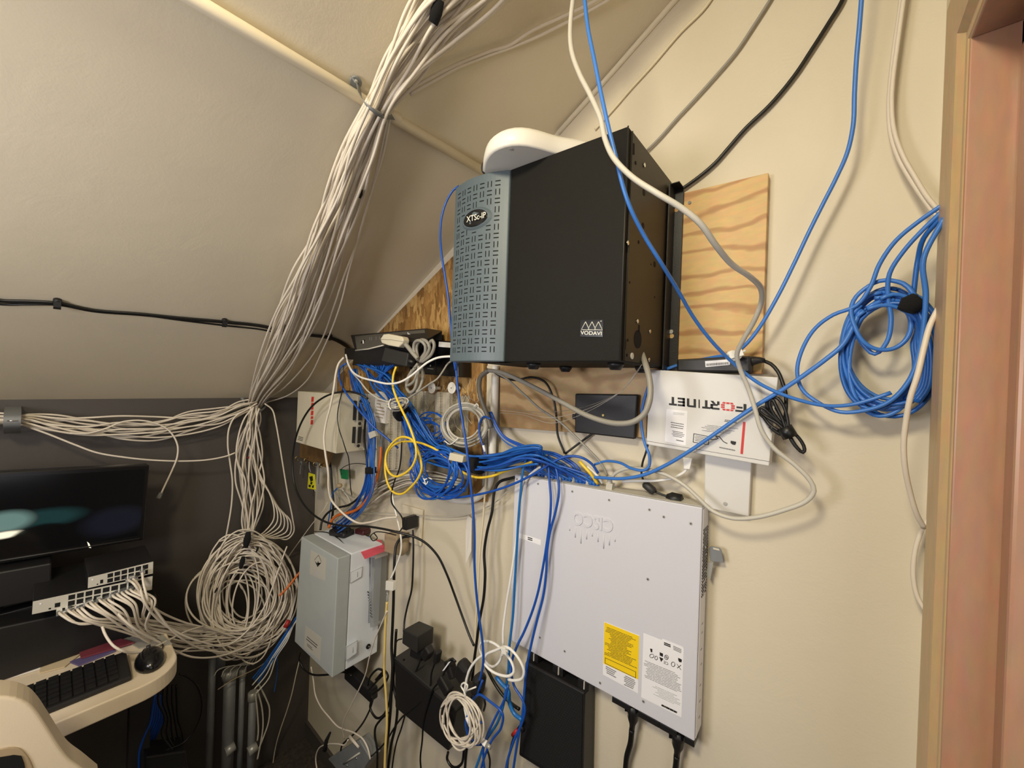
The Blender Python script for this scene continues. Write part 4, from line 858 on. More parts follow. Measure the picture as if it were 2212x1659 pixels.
# =================================================================== BLUE PATCH CABLES
bb = 'blue patch cable in the thick run from the router to the grey switch'; bgp = 'blue patch cables running to the grey switch'
rnd = random.Random(21)
ports = [1150+k*7.4 for k in range(20)]
def toports(j, pts, rnd):
    a = rnd.choice(range(3)); sx = 768+ (j*5.3) % 92; pts[0] = (sx, 786-(sx-760)*.01, .70)
    px = ports[j % 20]; py = 1031+(px-1112)*.172
    n = pts[:-1]; n.append((px-14-rnd.uniform(0, 10), py-30+rnd.uniform(-4, 4), .785)); n.append((px, py-14, .792)); n.append((px+1, py-2, .793)); return n
bundle([(800,790,10),(822,820,20),(848,852,18),(868,878,17),(884,900,15),(902,935,20),(928,968,24),(965,990,22),(1005,1002,18),(1032,1003,15),(1075,997,17),(1125,985,20),(1165,985,18),(1190,1000,14)], 22,
       lambda f: .69+.03*f, lambda f: .735+.045*f, .0029, [MT['bc'], MT['bcd'], MT['bc']], 'y', 'network_cable', bb, bgp, 31, .5, extra=toports)
for px, py, a, lab in [((868), 892, .6, 'black strap around the blue bundle above the yellow loop'), (1033, 1003, 1.45, 'black strap around the blue bundle right of the cream adapter')]:
    p = at_y(px, py, .705 if px < 900 else .735); d = V([math.cos(a), 0, -math.sin(a)]) if px < 900 else V([1, 0, .05])
    m = Mesh(); m.tube([p-d*.010, p, p+d*.010], [.026, .027, .026], 18); tag(obj('hook_and_loop_strap', m, MT['velcro']), lab, 'strap')
m = Mesh()
ORDP = 'first second third fourth fifth sixth seventh eighth ninth tenth eleventh twelfth thirteenth fourteenth fifteenth sixteenth seventeenth eighteenth nineteenth last'.split()
for pj, (px) in enumerate(ports[:22]):
    py = 1031+(px-1112)*.172
    t = thing('patch_plug', ORDP[pj]+' plug from the left in the port row on top of the grey switch', 'plug', at_y(px, py, .793), 'modular plugs along the grey switch')
    m = Mesh(); p = at_y(px, py, .793); m.obox(p+V([0, 0, .004]), (.0048, 0, 0), (0, .004, 0), (0, 0, .009)); obj('shell', m, MT['clear'] if pj % 3 else MT['bcl'], t, .0008)
    m = Mesh(); m.tube([p+V([0, 0, .011]), p+V([-.001, 0, .024])], [.0046, .0034], 8); obj('boot', m, MT['bc' if pj % 4 else 'gcl'], t)
gb = 'blue cable in the drooping loops under the blue patch run'; ggb = 'drooping blue loops under the patch run'
for k in range(9):
    cx = 945+rnd.uniform(-16, 14); cy = 1018+rnd.uniform(-8, 12); rx = 44+rnd.uniform(-14, 18); ry = 40+rnd.uniform(-10, 16)
    cable('network_cable', gb, 'cable', ellp(cx, cy, rx, ry, -150+rnd.uniform(-20, 20), 215+rnd.uniform(-30, 30), .45+rnd.uniform(-.2, .2), 18), [.71, .70, .72, .73], .0029, MT['bc' if k % 2 else 'bcd'], group=ggb)
for k in range(8):
    cx = 925+rnd.uniform(-10, 18); cy = 925+rnd.uniform(-14, 14)
    cable('network_cable', 'dark blue loop tangled in front of the middle punch down block', 'cable', ellp(cx, cy, 30+rnd.uniform(-12, 14), 22+rnd.uniform(-8, 12), rnd.uniform(-180, 0), rnd.uniform(120, 300), .6+rnd.uniform(-.5, .5), 14), [.75, .74, .75], .0022, MT['bcd'], group='dark blue loops over the blocks')
cable('network_cable', 'blue cable sweeping under all the loops up to the grey switch ports', 'cable', [(895,1000),(905,1040),(935,1065),(975,1075),(1010,1072),(1060,1062),(1110,1045),(1160,1020),(1195,998),(1225,986),(1255,988),(1278,1002),(1292,1022)], [.72,.71,.72,.74,.755,.77,.79], .0030, MT['bcd'])
for k in range(4):
    cable('network_cable', 'blue cable hanging in the deep loop left of the drooping loops', 'cable', [(868+k*5,910),(880+k*4,950),(890+k*3,985),(895+k*4,1015),(910+k*4,1045-k*3),(940+k*3,1066-k*4),(975,1072-k*5),(1005-k*2,1060-k*6)], [.73,.72,.72], .0029, MT['bc' if k % 2 else 'bcd'], group='deep blue loops at left')
m = Mesh()
for pp in [[(912,1028),(916,1036),(922,1034)], [(914,1042),(921,1046),(924,1040)], [(916,1034),(920,1048)], [(926,1032),(933,1035)]]: m.tube(catmull(points(pp, .69)), .0018, 5)
tag(obj('cable_tie', m, MT['tie']), 'white twist tie on the lower blue loops', 'cable tie')
cable('network_cable', 'blue cable from the router crossing the beige box to the punch down blocks', 'cable', [(748,785),(735,795),(733,815),(745,845),(765,872),(785,897),(810,925),(840,950),(860,968)], [.65,.62,.64,.70], .0030, MT['bcd'])
gv = 'blue cable in the vertical bundle left of the leftmost punch down block'
bundle([(762,798,9),(772,840,9),(788,878,9),(802,915,9),(803,950,10),(802,1000,9),(796,1050,10),(775,1095,11),(748,1125,12),(722,1145,12)], 8, .70, .735, .0028, [MT['bc'], MT['bcd']], 'y', 'network_cable', gv, 'vertical blue bundle', 41, .4)
m = Mesh(); m.tube(points([(801,1010),(801,1022)], .72), .019, 14); tag(obj('hook_and_loop_strap', m, MT['velcro']), 'black strap around the vertical blue bundle beside the orange conduit', 'strap')
gw = 'pale cable in the fan of cables sweeping under the punch down blocks'
bundle([(1000,1045,10),(930,1032,12),(880,1035,14),(830,1055,16),(790,1078,15),(755,1100,13),(725,1125,12)], 9, .76, .79, .0026, [MT['wc'], MT['gcl']], 'y', 'network_cable', gw, 'pale cables under the punch down blocks', 42, .5)
# yellow cables
cable('network_cable', 'yellow patch cable looping twice in front of the blue bundle', 'cable',
      [(856,792),(850,810),(849,835),(856,858),(868,885),(880,910),(890,935),(898,962),(899,985),(890,1008),(872,1024),(853,1029),(839,1018),(833,996),(836,975),(850,955),(868,944),(890,950),(900,965),(907,985),(911,1010),(905,1030),(888,1052),(868,1067),(850,1063),(838,1045),(832,1015),(834,985),(846,965),(868,955),(900,955),(925,963),(948,975),(975,1000),(1003,1022),(1028,1031),(1060,1029),(1090,1018),(1120,1008),(1150,998)], [.66,.65,.65,.66,.67,.68,.69,.72,.75], .0034, MT['yc'])
cable('network_cable', 'yellow cable end plugged into the right side of the grey switch port row', 'cable', [(1252,997),(1262,1008),(1275,1022),(1284,1035),(1291,1045)], [.775,.775,.79], .0036, MT['yc'])
cable('network_cable', 'white cable end beside the yellow one on the grey switch', 'cable', [(1268,1008),(1280,1018),(1294,1032),(1301,1044)], [.78,.792], .0030, MT['wc2'])
c = thing('inline_adapter', 'cream rectangular coupler lying on the blue bundle', 'coupler', at_y(985, 1000, .70))
m = Mesh(); quadbox(m, [(971,978),(1001,985),(998,1000),(968,994)], .695, .02); obj('shell', m, MT['beige'], c, .002)
# thick grey cable from the hole in the cabinet side
cable('station_cable', 'thick grey cable bulging out of the cabinet side hole and sweeping left below it', 'cable', [(1371,744),(1381,753),(1392,780),(1401,810),(1405,840),(1402,870),(1391,895),(1368,911),(1338,915),(1305,910),(1265,896),(1220,872),(1170,845),(1120,820),(1085,805),(1055,800)], [.70,.66,.64,.64,.66,.70,.72], .0050, MT['gc'], sides=12)
cable('network_cable', 'grey cable descending from under the cabinet to the grey plug on the switch', 'cable', [(1060,800),(1090,815),(1130,850),(1165,882),(1210,912),(1245,945),(1275,975),(1300,1003),(1312,1028)], [.74,.76,.78,.79], .0028, MT['gc'])
cable('power_cable', 'black cable curving under the cabinet over the knotty plywood', 'cable', [(1060,798),(1080,812),(1110,821),(1150,815),(1178,826),(1195,860),(1202,900),(1205,940),(1220,980)], [.76,.78,.79], .0028, MT['kc'])
cable('power_cable', 'black cable rising from the blue run to the black cover plate', 'cable', [(1221,980),(1245,962),(1275,940),(1310,915),(1345,880),(1385,845)], [.795,.812,.815], .0026, MT['kc'])
for k in range(3): cable('thin_wire', ['upper', 'middle', 'lower'][k]+' hair thin wire dangling from the cabinet corner', 'wire', [(1386,788),(1372,812-k*3),(1345,842),(1305,864+k*3),(1250,882+k*8),(1190,890+k*12),(1130,888+k*4),(1080,880+k*6)], [.66,.72,.78], .0005, MT[['gc', 'wc', 'gcl'][k]], sides=4)
cable('station_cable', 'dark grey thick cable bundle dropping left of the white pipe', 'cable', [(1055,800),(1038,815),(1035,840),(1042,870),(1052,895),(1060,925)], [.74,.75], .0065, MT['gcd'], sides=10)
for k in range(4): cable('network_cable', ['blue', 'grey', 'dark blue', 'deep blue'][k]+' cable leaving the dark grey bundle toward the switch', 'cable', [(1052+k*3,890),(1070+k*2,925),(1090,952-k*3),(1125,972-k*4),(1165,982-k*3),(1200,995-k*5),(1225+k*8,1010),(1232+k*9,1042)], [.76,.765,.78,.79], .0028, MT[['bc', 'gc', 'bcd', 'bcd'][k]])
cable('network_cable', 'blue cable stub with white tag under the dark grey bundle', 'cable', [(1060,905),(1045,900),(1036,915),(1036,940),(1042,960),(1049,990)], [.74], .0026, MT['bcd'])
m = Mesh(); m.tube(points([(1044,962),(1048,976)], .738), .0034, 8); tag(obj('cable_tag', m, MT['label']), 'white wrap tag on the blue stub beside the grey coil', 'cable tag')
# pipes
c = thing('white_conduit', 'white conduit pipe dropping beside the strand board and curving left at its foot', 'pipe', at_y(1062, 1075, .80))
m = Mesh(); m.tube(catmull(points([(1070,790),(1069,850),(1066,910),(1064,960),(1062,1010),(1056,1045),(1040,1068),(1015,1080),(985,1080),(955,1072)], [.795])), .0105, 12); obj('tube', m, MT['white'], c)
cable('grey_conduit', 'grey thin conduit standing left of the white conduit pipe', 'pipe', [(1050,930),(1048,1000),(1046,1050)], .79, .006, MT['gc'])
m = Mesh(); quadbox(m, [(1052,790),(1075,790),(1072,930),(1050,930)], .808, .012); tag(obj('wood_batten', m, MT['beige']), 'beige painted batten behind the white conduit pipe', 'batten')

# =================================================================== CABLES FALLING IN FRONT OF THE WALL
cable('network_cable', 'blue cable bowing out left of the vented cabinet cover', 'cable', [(992,402),(980,410),(966,432),(955,465),(951,505),(954,550),(962,600),(969,650),(974,710),(978,760),(984,800)], [.60,.58,.57,.57,.60], .0026, MT['bcd'])
cable('network_cable', 'blue cable falling straight from the vented cover past the grey coil to the power unit', 'cable', [(984,780),(988,830),(996,890),(1004,940),(1010,985),(1016,1040),(1022,1100),(1025,1160),(1025,1220),(1029,1280),(1036,1340),(1042,1385),(1044,1430),(1036,1470),(1022,1510),(1016,1540),(1014,1580),(1022,1605),(1040,1608)], [.66,.66,.67,.69,.71,.70], .0030, MT['bcd'])
cable('network_cable', 'cream cable falling beside the straight blue cable', 'cable', [(1052,1000),(1048,1060),(1043,1130),(1036,1200),(1032,1280),(1028,1340),(1026,1400),(1022,1460)], [.78,.77,.75], .0028, MT['cc'])
cable('power_cable', 'black cable bending over beside the grey switch and falling to the power unit', 'cable', [(1165,1032),(1130,1029),(1100,1034),(1078,1042),(1068,1062),(1063,1105),(1052,1150),(1046,1195),(1048,1240),(1045,1290),(1036,1340),(1030,1385),(1024,1430),(1020,1470)], [.80,.78,.76,.75,.74], .0040, MT['kc'])
cable('network_cable', 'teal blue cable arching out of the switch ports and down its left edge', 'cable', [(1180,985),(1168,975),(1150,978),(1137,992),(1130,1015),(1125,1060),(1120,1120),(1116,1190),(1112,1260),(1108,1330),(1100,1400),(1098,1450),(1094,1480),(1088,1520),(1075,1560),(1050,1600),(1035,1640),(1020,1690)], [.78,.75,.745,.745,.74,.73,.72,.70], .0031, MT['bct'])
t = thing('network_cable', 'bright white cable falling along the left edge of the switch and looping to a plug', 'cable', at_y(1128, 1070, .75))
Wc = [(1185,1000),(1165,1010),(1145,1026),(1133,1045),(1127,1075),(1120,1130),(1112,1190),(1103,1250),(1093,1310),(1087,1360),(1086,1400),(1078,1430),(1062,1440),(1046,1425),(1036,1400),(1040,1388),(1058,1386),(1075,1395),(1090,1410),(1105,1430),(1110,1450),(1100,1460),(1080,1458),(1060,1448),(1045,1430),(1050,1415),(1070,1405),(1095,1398),(1115,1415),(1131,1445),(1128,1465),(1110,1470),(1098,1468)]
m = Mesh(); m.tube(catmull(points(Wc, [.785,.75,.745,.73,.715,.71,.70,.70,.71])), .0032, 8); obj('jacket', m, MT['wc2'], t)
m = Mesh(); m.tube(catmull(points([(1048,1412),(1030,1425),(1013,1450),(1005,1485),(1003,1520),(1010,1555),(1022,1580),(1030,1590)], [.70,.69])), .0034, 8); obj('jacket', m, MT['wc2'], t)
m = Mesh(); m.tube(points([(1009,1548),(1014,1562)], .69), .0055, 8); obj('cable_tag', m, MT['label'], t)
a, b, d_ = points([(1030,1588), (1052,1608), (1060,1616)], .69); m = Mesh(); m.tube([a, b], [.0055, .0095], 4); obj('plug_shell', m, MT['wc2'], t, .001); m = Mesh(); m.tube([b, d_], .006, 4); obj('plug_tip', m, MT['steel'], t)
t = thing('cable_tie', 'white tie holding the bright white loops beside the switch', 'cable tie', at_y(1088, 1404, .70)); p = at_y(1090, 1404, .697)
m = Mesh(); m.obox(p, (.007, 0, .002), (0, .005, 0), (-.002, 0, .007)); m.tube([p, p+V([.012, -.004, .004])], .0014, 5); m.tube([p, p+V([-.004, -.004, -.014])], .0014, 5); obj('strap', m, MT['tie'], t, .001)
cable('network_cable', 'left of two deep blue cables falling across the front of the grey switch', 'cable', [(1178,985),(1184,1000),(1187,1040),(1190,1080),(1188,1120),(1181,1175),(1172,1230),(1162,1280),(1150,1320),(1132,1365),(1115,1400),(1104,1440),(1110,1480),(1128,1510),(1134,1530),(1128,1560),(1110,1600),(1095,1650),(1090,1690)], [.77,.75,.75,.745,.73,.72,.72,.71], .0030, MT['bcd'])
cable('network_cable', 'right of two deep blue cables falling across the front of the grey switch', 'cable', [(1184,985),(1196,998),(1205,1030),(1207,1065),(1200,1105),(1188,1150),(1182,1190),(1180,1235),(1174,1285),(1160,1340),(1148,1390),(1138,1440),(1133,1490),(1129,1540),(1120,1590),(1112,1640),(1106,1690)], [.77,.75,.75,.745,.73,.72,.72], .0030, MT['bcd'])
for k, pp in enumerate([[(1042,1470),(1030,1500),(1020,1515),(1035,1500),(1058,1515),(1085,1540),(1083,1570),(1062,1600),(1045,1640),(1035,1690)], [(1098,1480),(1090,1510),(1070,1550),(1052,1590),(1044,1620),(1048,1690)], [(1044,1560),(1030,1560),(1012,1545),(1006,1565),(1015,1595),(1034,1606)]]):
    cable('network_cable', ['deep blue cable kinked at the grey hank below the white loops', 'blue cable slanting down left of the black speaker', 'short blue loop inside the white hank'][k], 'cable', pp, [.70,.69,.70], .0029, MT['bcd'])
cable('network_cable', 'light blue sheathed cable end behind the white loops', 'cable', [(1072,1462),(1085,1478),(1098,1492),(1100,1515),(1110,1540),(1128,1555)], [.72], .0048, MT['bct'])
cable('power_cable', 'dark green black cable angling from the white loops to the speaker', 'cable', [(1050,1440),(1065,1470),(1085,1500),(1105,1520),(1122,1532)], [.76], .0040, MT['kc'])
cable('power_lead', 'thin black lead with red sleeve left of the black speaker', 'power lead', [(1128,1560),(1115,1580),(1107,1600),(1100,1630),(1094,1690)], .75, .0022, MT['kc'])
m = Mesh(); m.tube(points([(1118,1576),(1107,1588)], .748), .0040, 8); tag(obj('sleeve', m, MT['red']), 'small red sleeve on the thin black lead by the speaker', 'sleeve')
# white hank on the power unit
t = thing('cable_hank', 'hank of off-white cable hanging on the black power unit', 'cable hank', at_y(990, 1620, .66)); rnd = random.Random(8)
for k in range(9):
    m = Mesh(); m.tube(catmull(points(ellp(994+rnd.uniform(-5, 8), 1556+rnd.uniform(-8, 8), 30+rnd.uniform(-8, 16), 52+rnd.uniform(-10, 12), rnd.uniform(0, 360), rnd.uniform(0, 360)+360, -.25+rnd.uniform(-.2, .2), 20), [.67+.002*k, .665, .675])), .0024, 7); obj('loop', m, MT['wc'], t)
m = Mesh(); m.tube(catmull(points([(1006,1505),(1002,1492),(996,1482),(1002,1475),(1010,1480),(1006,1495)], .665)), .0022, 6); m.tube(points([(1008,1492),(1028,1484)], .66), .0018, 6); obj('tie', m, MT['tie'], t)

# =================================================================== POWER UNIT WITH PLUGS
c = thing('power_unit', 'long black battery backup hung at a slant covered with plugs and adapters', 'power unit', at_y(967, 1625, .70))
F4 = [(852,1424),(1002,1535),(968,1624),(853,1529)]; m = Mesh(); ff = [at_y(a, b, .70) for a, b in [(852,1424),(985,1538),(968,1624),(853,1529)]]; m.hexa(ff+[p+V([0, .10, 0]) for p in ff]); obj('case', m, MT['blackp'], c, .004)
m = Mesh(); g = [ff[0]+V([0, .0, .002]), ff[1]+V([0, .0, .002])]; ft = [g[0], g[1], g[1]+V([0, .09, .004]), g[0]+V([0, .09, .004])]; m.prism([p+V([0, 0, .004]) for p in ft], (0, 0, -.006)); obj('outlet_deck', m, MT['dgrey'], c, .002)
m = Mesh(); m.ell(at_y(861.5, 1426, .715), .0035, .002, .0028); obj('power_light', m, MT['led'], c, label='green power light')
m = Mesh(); m.obox(at_y(876, 1435, .712), (.012, 0, -.008), (0, .003, 0), (.001, 0, .004)); obj('rocker_switch', m, MT['blackg'], c, .001)
def plugobj(label, px, py, y, sz, cat='plug', name='power_plug', material='blackp', cord=None, rot=-.55, bev=.004):
    t = thing(name, label, cat, at_y(px, py+4, y)); p = at_y(px, py, y); m = Mesh(); cx_, sx_ = math.cos(rot), math.sin(rot)
    m.obox(p, (sz[0]*cx_, 0, sz[0]*sx_), (0, sz[1], 0), (-sz[2]*sx_, 0, sz[2]*cx_)); obj('body', m, MT[material], t, bev)
    if cord: m = Mesh(); m.tube(catmull(points(cord, [y, y-.01, y])), .0026, 7); obj('cord', m, MT['kc'], t)
    return t
t = thing('power_adapter', 'square black power adapter standing above the slanted power unit', 'power adapter', at_y(890, 1400, .72))
m = Mesh(); q = [(870,1360),(902,1375),(900,1412),(868,1390)]; quadbox(m, q, .70, .06); obj('body', m, MT['dgrey'], t, .003)
m = Mesh(); quadbox(m, [(886,1400),(912,1408),(910,1430),(884,1418)], .715, .04); obj('prongs_housing', m, MT['blackp'], t, .003)
cable('power_lead', 'thin black lead curving left of the square adapter', 'power lead', [(868,1380),(858,1384),(853,1400),(851,1420),(850,1440)], .70, .0020, MT['kc'])
plugobj('black plug with thick bent cord second from the square adapter', 924, 1410, .715, (.012, .012, .020), cord=[(920,1400),(912,1415),(903,1440),(890,1470),(882,1500),(877,1535),(868,1570),(855,1610),(845,1680)])
plugobj('narrow black plug near the middle of the power unit', 945, 1418, .71, (.007, .010, .018), rot=-.2, cord=[(946,1404),(940,1430),(932,1455),(930,1480),(925,1500),(905,1520),(880,1540),(868,1550),(850,1575),(835,1600),(800,1635),(770,1650),(740,1680)])
t = plugobj('black plug whose cord has a white tag', 975, 1444, .705, (.010, .012, .022), rot=.6, cord=[(985,1430),(978,1424),(968,1432),(962,1448),(950,1470),(935,1490),(928,1510),(915,1560),(912,1600),(908,1640),(912,1690)])
m = Mesh(); a, b = points([(971,1430), (958,1448)], .685); m.obox((a+b)/2, tuple((a-b)/2*1.1), (0, .001, 0), (.004, 0, .003)); obj('cord_tag', m, MT['label'], t, .0005)
plugobj('rounded black adapter right of the white tagged plug', 1002, 1450, .705, (.020, .016, .026), 'power adapter', 'power_adapter', rot=-.3, bev=.010)
plugobj('oval black adapter at the right end of the power unit', 1034, 1478, .71, (.013, .018, .026), 'power adapter', 'power_adapter', rot=-.15, bev=.010, cord=[(1036,1495),(1044,1505),(1048,1520),(1045,1535)])
plugobj('black plug lying in the middle of the power unit top', 962, 1478, .70, (.022, .012, .014), rot=-.55)
for k, pp in enumerate([[(968,1625),(966,1640),(975,1655),(985,1658),(998,1648),(1002,1625),(1003,1610)], [(1009,1612),(1006,1640),(1003,1690)], [(1052,1618),(1058,1640),(1055,1690)]]):
    cable('power_cable', ['black cable looping under the lower corner of the power unit', 'black cable falling below the white hank', 'thin black cable falling right of the white plug'][k], 'cable', pp, .70, .0034 if k < 2 else .0024, MT['kc'])
# wall outlet and the cords from it
c = thing('wall_outlet', 'cream wall outlet plate half hidden by a black plug', 'outlet', at_y(905, 1180, .815))
m = Mesh(); quadbox(m, [(868,1090),(912,1102),(908,1180),(866,1166)], .810, .008); obj('plate', m, MT['pipe'], c, .002)
t = plugobj('black plug seated in the wall outlet', 886, 1128, .78, (.012, .025, .020), rot=.1)
c = thing('wall_box', 'tan plastic box with rounded side under the wall outlet', 'box', at_y(850, 1200, .77))
m = Mesh(); quadbox(m, [(830,1153),(858,1158),(856,1200),(830,1192)], .76, .05); m.ell(at_y(868, 1178, .79), .022, .025, .035); obj('cover', m, MT['tan'], c, .003)
cable('power_cable', 'long black cable circling the beige box and crossing right to the power unit', 'cable', [(795,862),(778,852),(755,846),(728,848),(700,858),(672,880),(650,915),(637,955),(632,1000),(636,1045),(650,1080),(675,1110),(705,1128),(745,1136),(790,1137),(830,1143),(860,1150),(890,1158),(918,1172),(945,1200),(965,1240),(982,1285),(1000,1335),(1015,1375),(1024,1395)], [.66,.62,.60,.60,.60,.62,.66,.72,.76,.75], .0034, MT['kc'])
cable('power_cable', 'black cable bending down from the outlet along the yellow cable', 'cable', [(885,1158),(868,1162),(857,1175),(853,1200),(851,1250),(850,1300),(848,1350),(846,1400),(848,1440),(846,1480),(843,1540),(838,1590),(832,1640),(828,1690)], [.78,.74,.72,.70,.68], .0046, MT['kc'])
cable('power_cable', 'black cable hanging from the wall outlet plug to the square adapter', 'cable', [(892,1145),(893,1180),(892,1230),(889,1275),(880,1310),(874,1340),(872,1365)], [.77,.76,.73], .0032, MT['kc'])
cable('power_cable', 'thick black cable dropping behind the yellow cable to the floor', 'cable', [(856,1360),(852,1430),(850,1480),(858,1520),(856,1560),(845,1610),(836,1690)], [.72,.70], .0042, MT['kc'])
cable('power_cable', 'thin black cable in front of the tangle beside the leftmost block', 'cable', [(868,955),(866,990),(862,1015),(852,1040),(847,1060),(846,1085),(855,1100),(868,1117),(871,1135),(862,1150)], [.67,.68,.72], .0022, MT['kc'])
cable('network_cable', 'thick white cable hanging from the router past the beige box then turning right', 'cable', [(743,772),(732,785),(726,805),(721,840),(713,880),(704,915),(700,945),(703,980),(709,1020),(710,1055),(716,1080),(735,1103),(755,1120),(775,1130),(800,1128),(830,1120),(858,1117)], [.64,.61,.60,.62,.68,.72], .0036, MT['wc'])
cable('network_cable', 'thin black wavy cable in front of the beige box', 'cable', [(742,790),(740,840),(733,870),(729,900),(732,925),(740,950),(748,975),(752,985),(755,1010),(757,1050),(760,1070)], [.62,.62,.68], .0016, MT['kc'])
cable('thin_wire', 'thin green black wire from the green tag to the blue bundle', 'wire', [(795,1004),(770,1001),(748,1006),(737,1015),(738,1025)], .76, .0014, MT['kc'])
m = Mesh(); quadbox(m, [(733,1013),(750,1016),(750,1036),(737,1034)], .775, .006); tag(obj('tag_plate', m, MT['green'], bevel=.001), 'small green tag on the wall under the beige box', 'tag')
t = thing('ground_bar', 'small brown clamp with grey wires under the green tag', 'clamp', at_y(733, 1060, .78))
m = Mesh(); m.ell(at_y(733, 1049, .78), .012, .012, .010); obj('clamp_body', m, MT['tan'], t)
for k, pp in enumerate([[(728,1055),(718,1068),(716,1085),(712,1110),(708,1135)], [(738,1055),(752,1075),(760,1095),(770,1110)], [(722,1062),(740,1080),(752,1100)], [(728,1058),(740,1060),(752,1068),(765,1075)]]):
    m = Mesh(); m.tube(catmull(points(pp, .775)), .0028, 6); obj('wire', m, MT[['bc', 'gcl', 'gc', 'gc'][k]], t)
cable('power_cable', 'thick black cable arching under the blue bundle to the grey enclosure', 'cable', [(797,870),(790,905),(787,950),(793,1000),(790,1040),(778,1070),(755,1090),(730,1097),(708,1108),(696,1125),(692,1145)], [.74,.76,.74,.70], .0042, MT['kc'])
cable('power_cable', 'black cable running down the wall behind the white cable', 'cable', [(708,975),(714,1010),(717,1050),(720,1090),(716,1130)], .78, .0050, MT['kc'])
cable('orange_conduit', 'orange conduit with silver upper end curving down left of the blocks', 'conduit', [(823,965),(822,990),(817,1020),(807,1050),(795,1075),(775,1098),(752,1108),(730,1113),(716,1125),(710,1140)], [.75,.74,.72,.70], .0052, MT['oc'])
m = Mesh(); m.tube(points([(826,930),(823,985)], .752), .0062, 8); tag(obj('conduit_sleeve', m, MT['steeld']), 'silver wrapped sleeve at the top of the orange conduit', 'sleeve')
m = Mesh(); quadbox(m, [(812,845),(838,848),(832,915),(806,910)], .765, .015); t2 = thing('instruction_card', 'white narrow card with brown print left of the punch down blocks', 'card', at_y(812, 915, .765)); obj('card', m, MT['paper'], t2)
lines(Face((0, .765, 0), NY), [(814,855),(834,858),(829,908),(809,903)], 7, MT['tan'], t2, .0006, .3, seed=33, jag=.2)
m = Mesh(); quadbox(m, [(795,935),(808,930),(812,942),(798,948)], .70, .010); tag(obj('cord_lock', m, MT['gcl'], bevel=.001), 'small square clip at the top of the vertical blue bundle', 'clip')
cable('thin_wire', 'long thin grey cable sagging across the wall under the blocks', 'wire', [(735,1104),(800,1107),(870,1110),(940,1117),(990,1115),(1030,1105),(1070,1085),(1095,1062)], [.80,.80,.79], .0016, MT['gcl'])
m = Mesh(); m.prism([at_y(a, b, y) for a, b, y in [(1010,1112,.812),(1019,1120,.80),(1018,1190,.80),(1006,1218,.79),(1006,1150,.80)]], (0, .0006, 0)); tag(obj('paper_strip', m, MT['paper']), 'white paper strip hanging on the wall under the grey coil', 'paper')
cable('network_cable', 'white cable running straight down from the outlet to the inline coupler', 'cable', [(846,1060),(850,1085),(858,1120),(866,1160),(866,1190),(855,1225),(844,1250)], [.74,.72], .0028, MT['wc2'])
t = thing('inline_coupler', 'white coupler with yellow cable hanging beside the grey enclosure', 'coupler', at_y(840, 1285, .70))
m = Mesh(); quadbox(m, [(833,1255),(849,1257),(848,1277),(832,1275)], .70, .014); obj('coupler', m, MT['white'], t, .0015)
m = Mesh(); m.tube(points([(838,1277),(836,1300)], .702), [.005, .004], 8); obj('boot', m, MT['clear'], t)
m = Mesh(); m.tube(catmull(points([(836,1300),(833,1340),(831,1400),(830,1450),(834,1500),(836,1560),(833,1610),(830,1690)], [.70,.68])), .0040, 8); obj('jacket', m, MT['yp'], t)

# =================================================================== GREY ENCLOSURE
yf = .625
c = thing('grey_enclosure', 'grey plastic meter enclosure with diamond logo label and latches on its side', 'enclosure', at_y(717, 1465, yf))
q = [(650.5,1159.5),(729.4,1206.6),(717,1465),(636,1386)]; f = [at_y(a, b, yf) for a, b in q]
m = Mesh(); m.hexa(f+[p+V([0, .045, 0]) for p in f]); obj('lid', m, MT['enclosure'], c, .003)
m = Mesh(); g = [p+V([s_*.002, .047, 0]) for p, s_ in zip(f, (1, -1, -1, 1))]; m.hexa(g+[p+V([0, .12, 0]) for p in g]); obj('body', m, MT['enclside'], c, .003)
FE = Face((0, yf, 0), NY); FX = Face(((f[1]+f[2])/2+V([.0005, 0, 0])), (1, 0, 0))
m = Mesh(); FE.quad(m, [(671,1188),(704,1206),(702,1255),(669,1240)], .0006); o = obj('logo_label', m, MT['gcl'], c)
m = Mesh(); L_ = [(679,1210),(688,1199),(694,1213),(686,1224)]
for i in range(2): m.tube([FE.at(*L_[i], .001), FE.at(*L_[i+1], .001)], .0006, 4)
FE.quad(m, [(680,1212),(685,1217),(687,1212),(690,1220),(694,1215),(686,1225)], .001, .0003); obj('diamond_logo', m, MT['ink'], o)
lines(FE, [(674,1226),(700,1240),(699,1252),(673,1240)], 3, MT['inkl'], o, .0009, .4, seed=44, jag=.2)
m = Mesh(); FE.quad(m, [(660,1352),(694,1378),(691,1427),(657,1400)], .0006); o = obj('white_label', m, MT['gcl'], c)
lines(FE, [(662,1372),(690,1396),(689,1407),(661,1383)], 2, MT['ink'], o, .0009, .3, seed=45, jag=.3); lines(FE, [(661,1387),(676,1400),(675,1407),(660,1393)], 2, MT['ink'], o, .0009, .3, seed=46, jag=.3)
for q4 in [[(757,1236),(783,1224),(781,1246),(756,1260)], [(748,1397),(772,1383),(771,1411),(747,1427)]]:
    m = Mesh(); FX.quad(m, q4, .004, .0035); o = obj('latch', m, MT['enclside'], c, .001); m = Mesh()
    for i in range(4): a, b = V([*q4[i]]), V([*q4[(i+1) % 4]]); m.tube([FX.at(*a, .0045), FX.at(*b, .0045)], .0006, 4)
    cxy = np.mean([V([*p]) for p in q4], 0); m.tube([FX.at(cxy[0]+3, cxy[1]-6, .0045), FX.at(cxy[0]+3, cxy[1]+5, .0045)], .0007, 4); obj('latch_edge', m, MT['gc'], o)
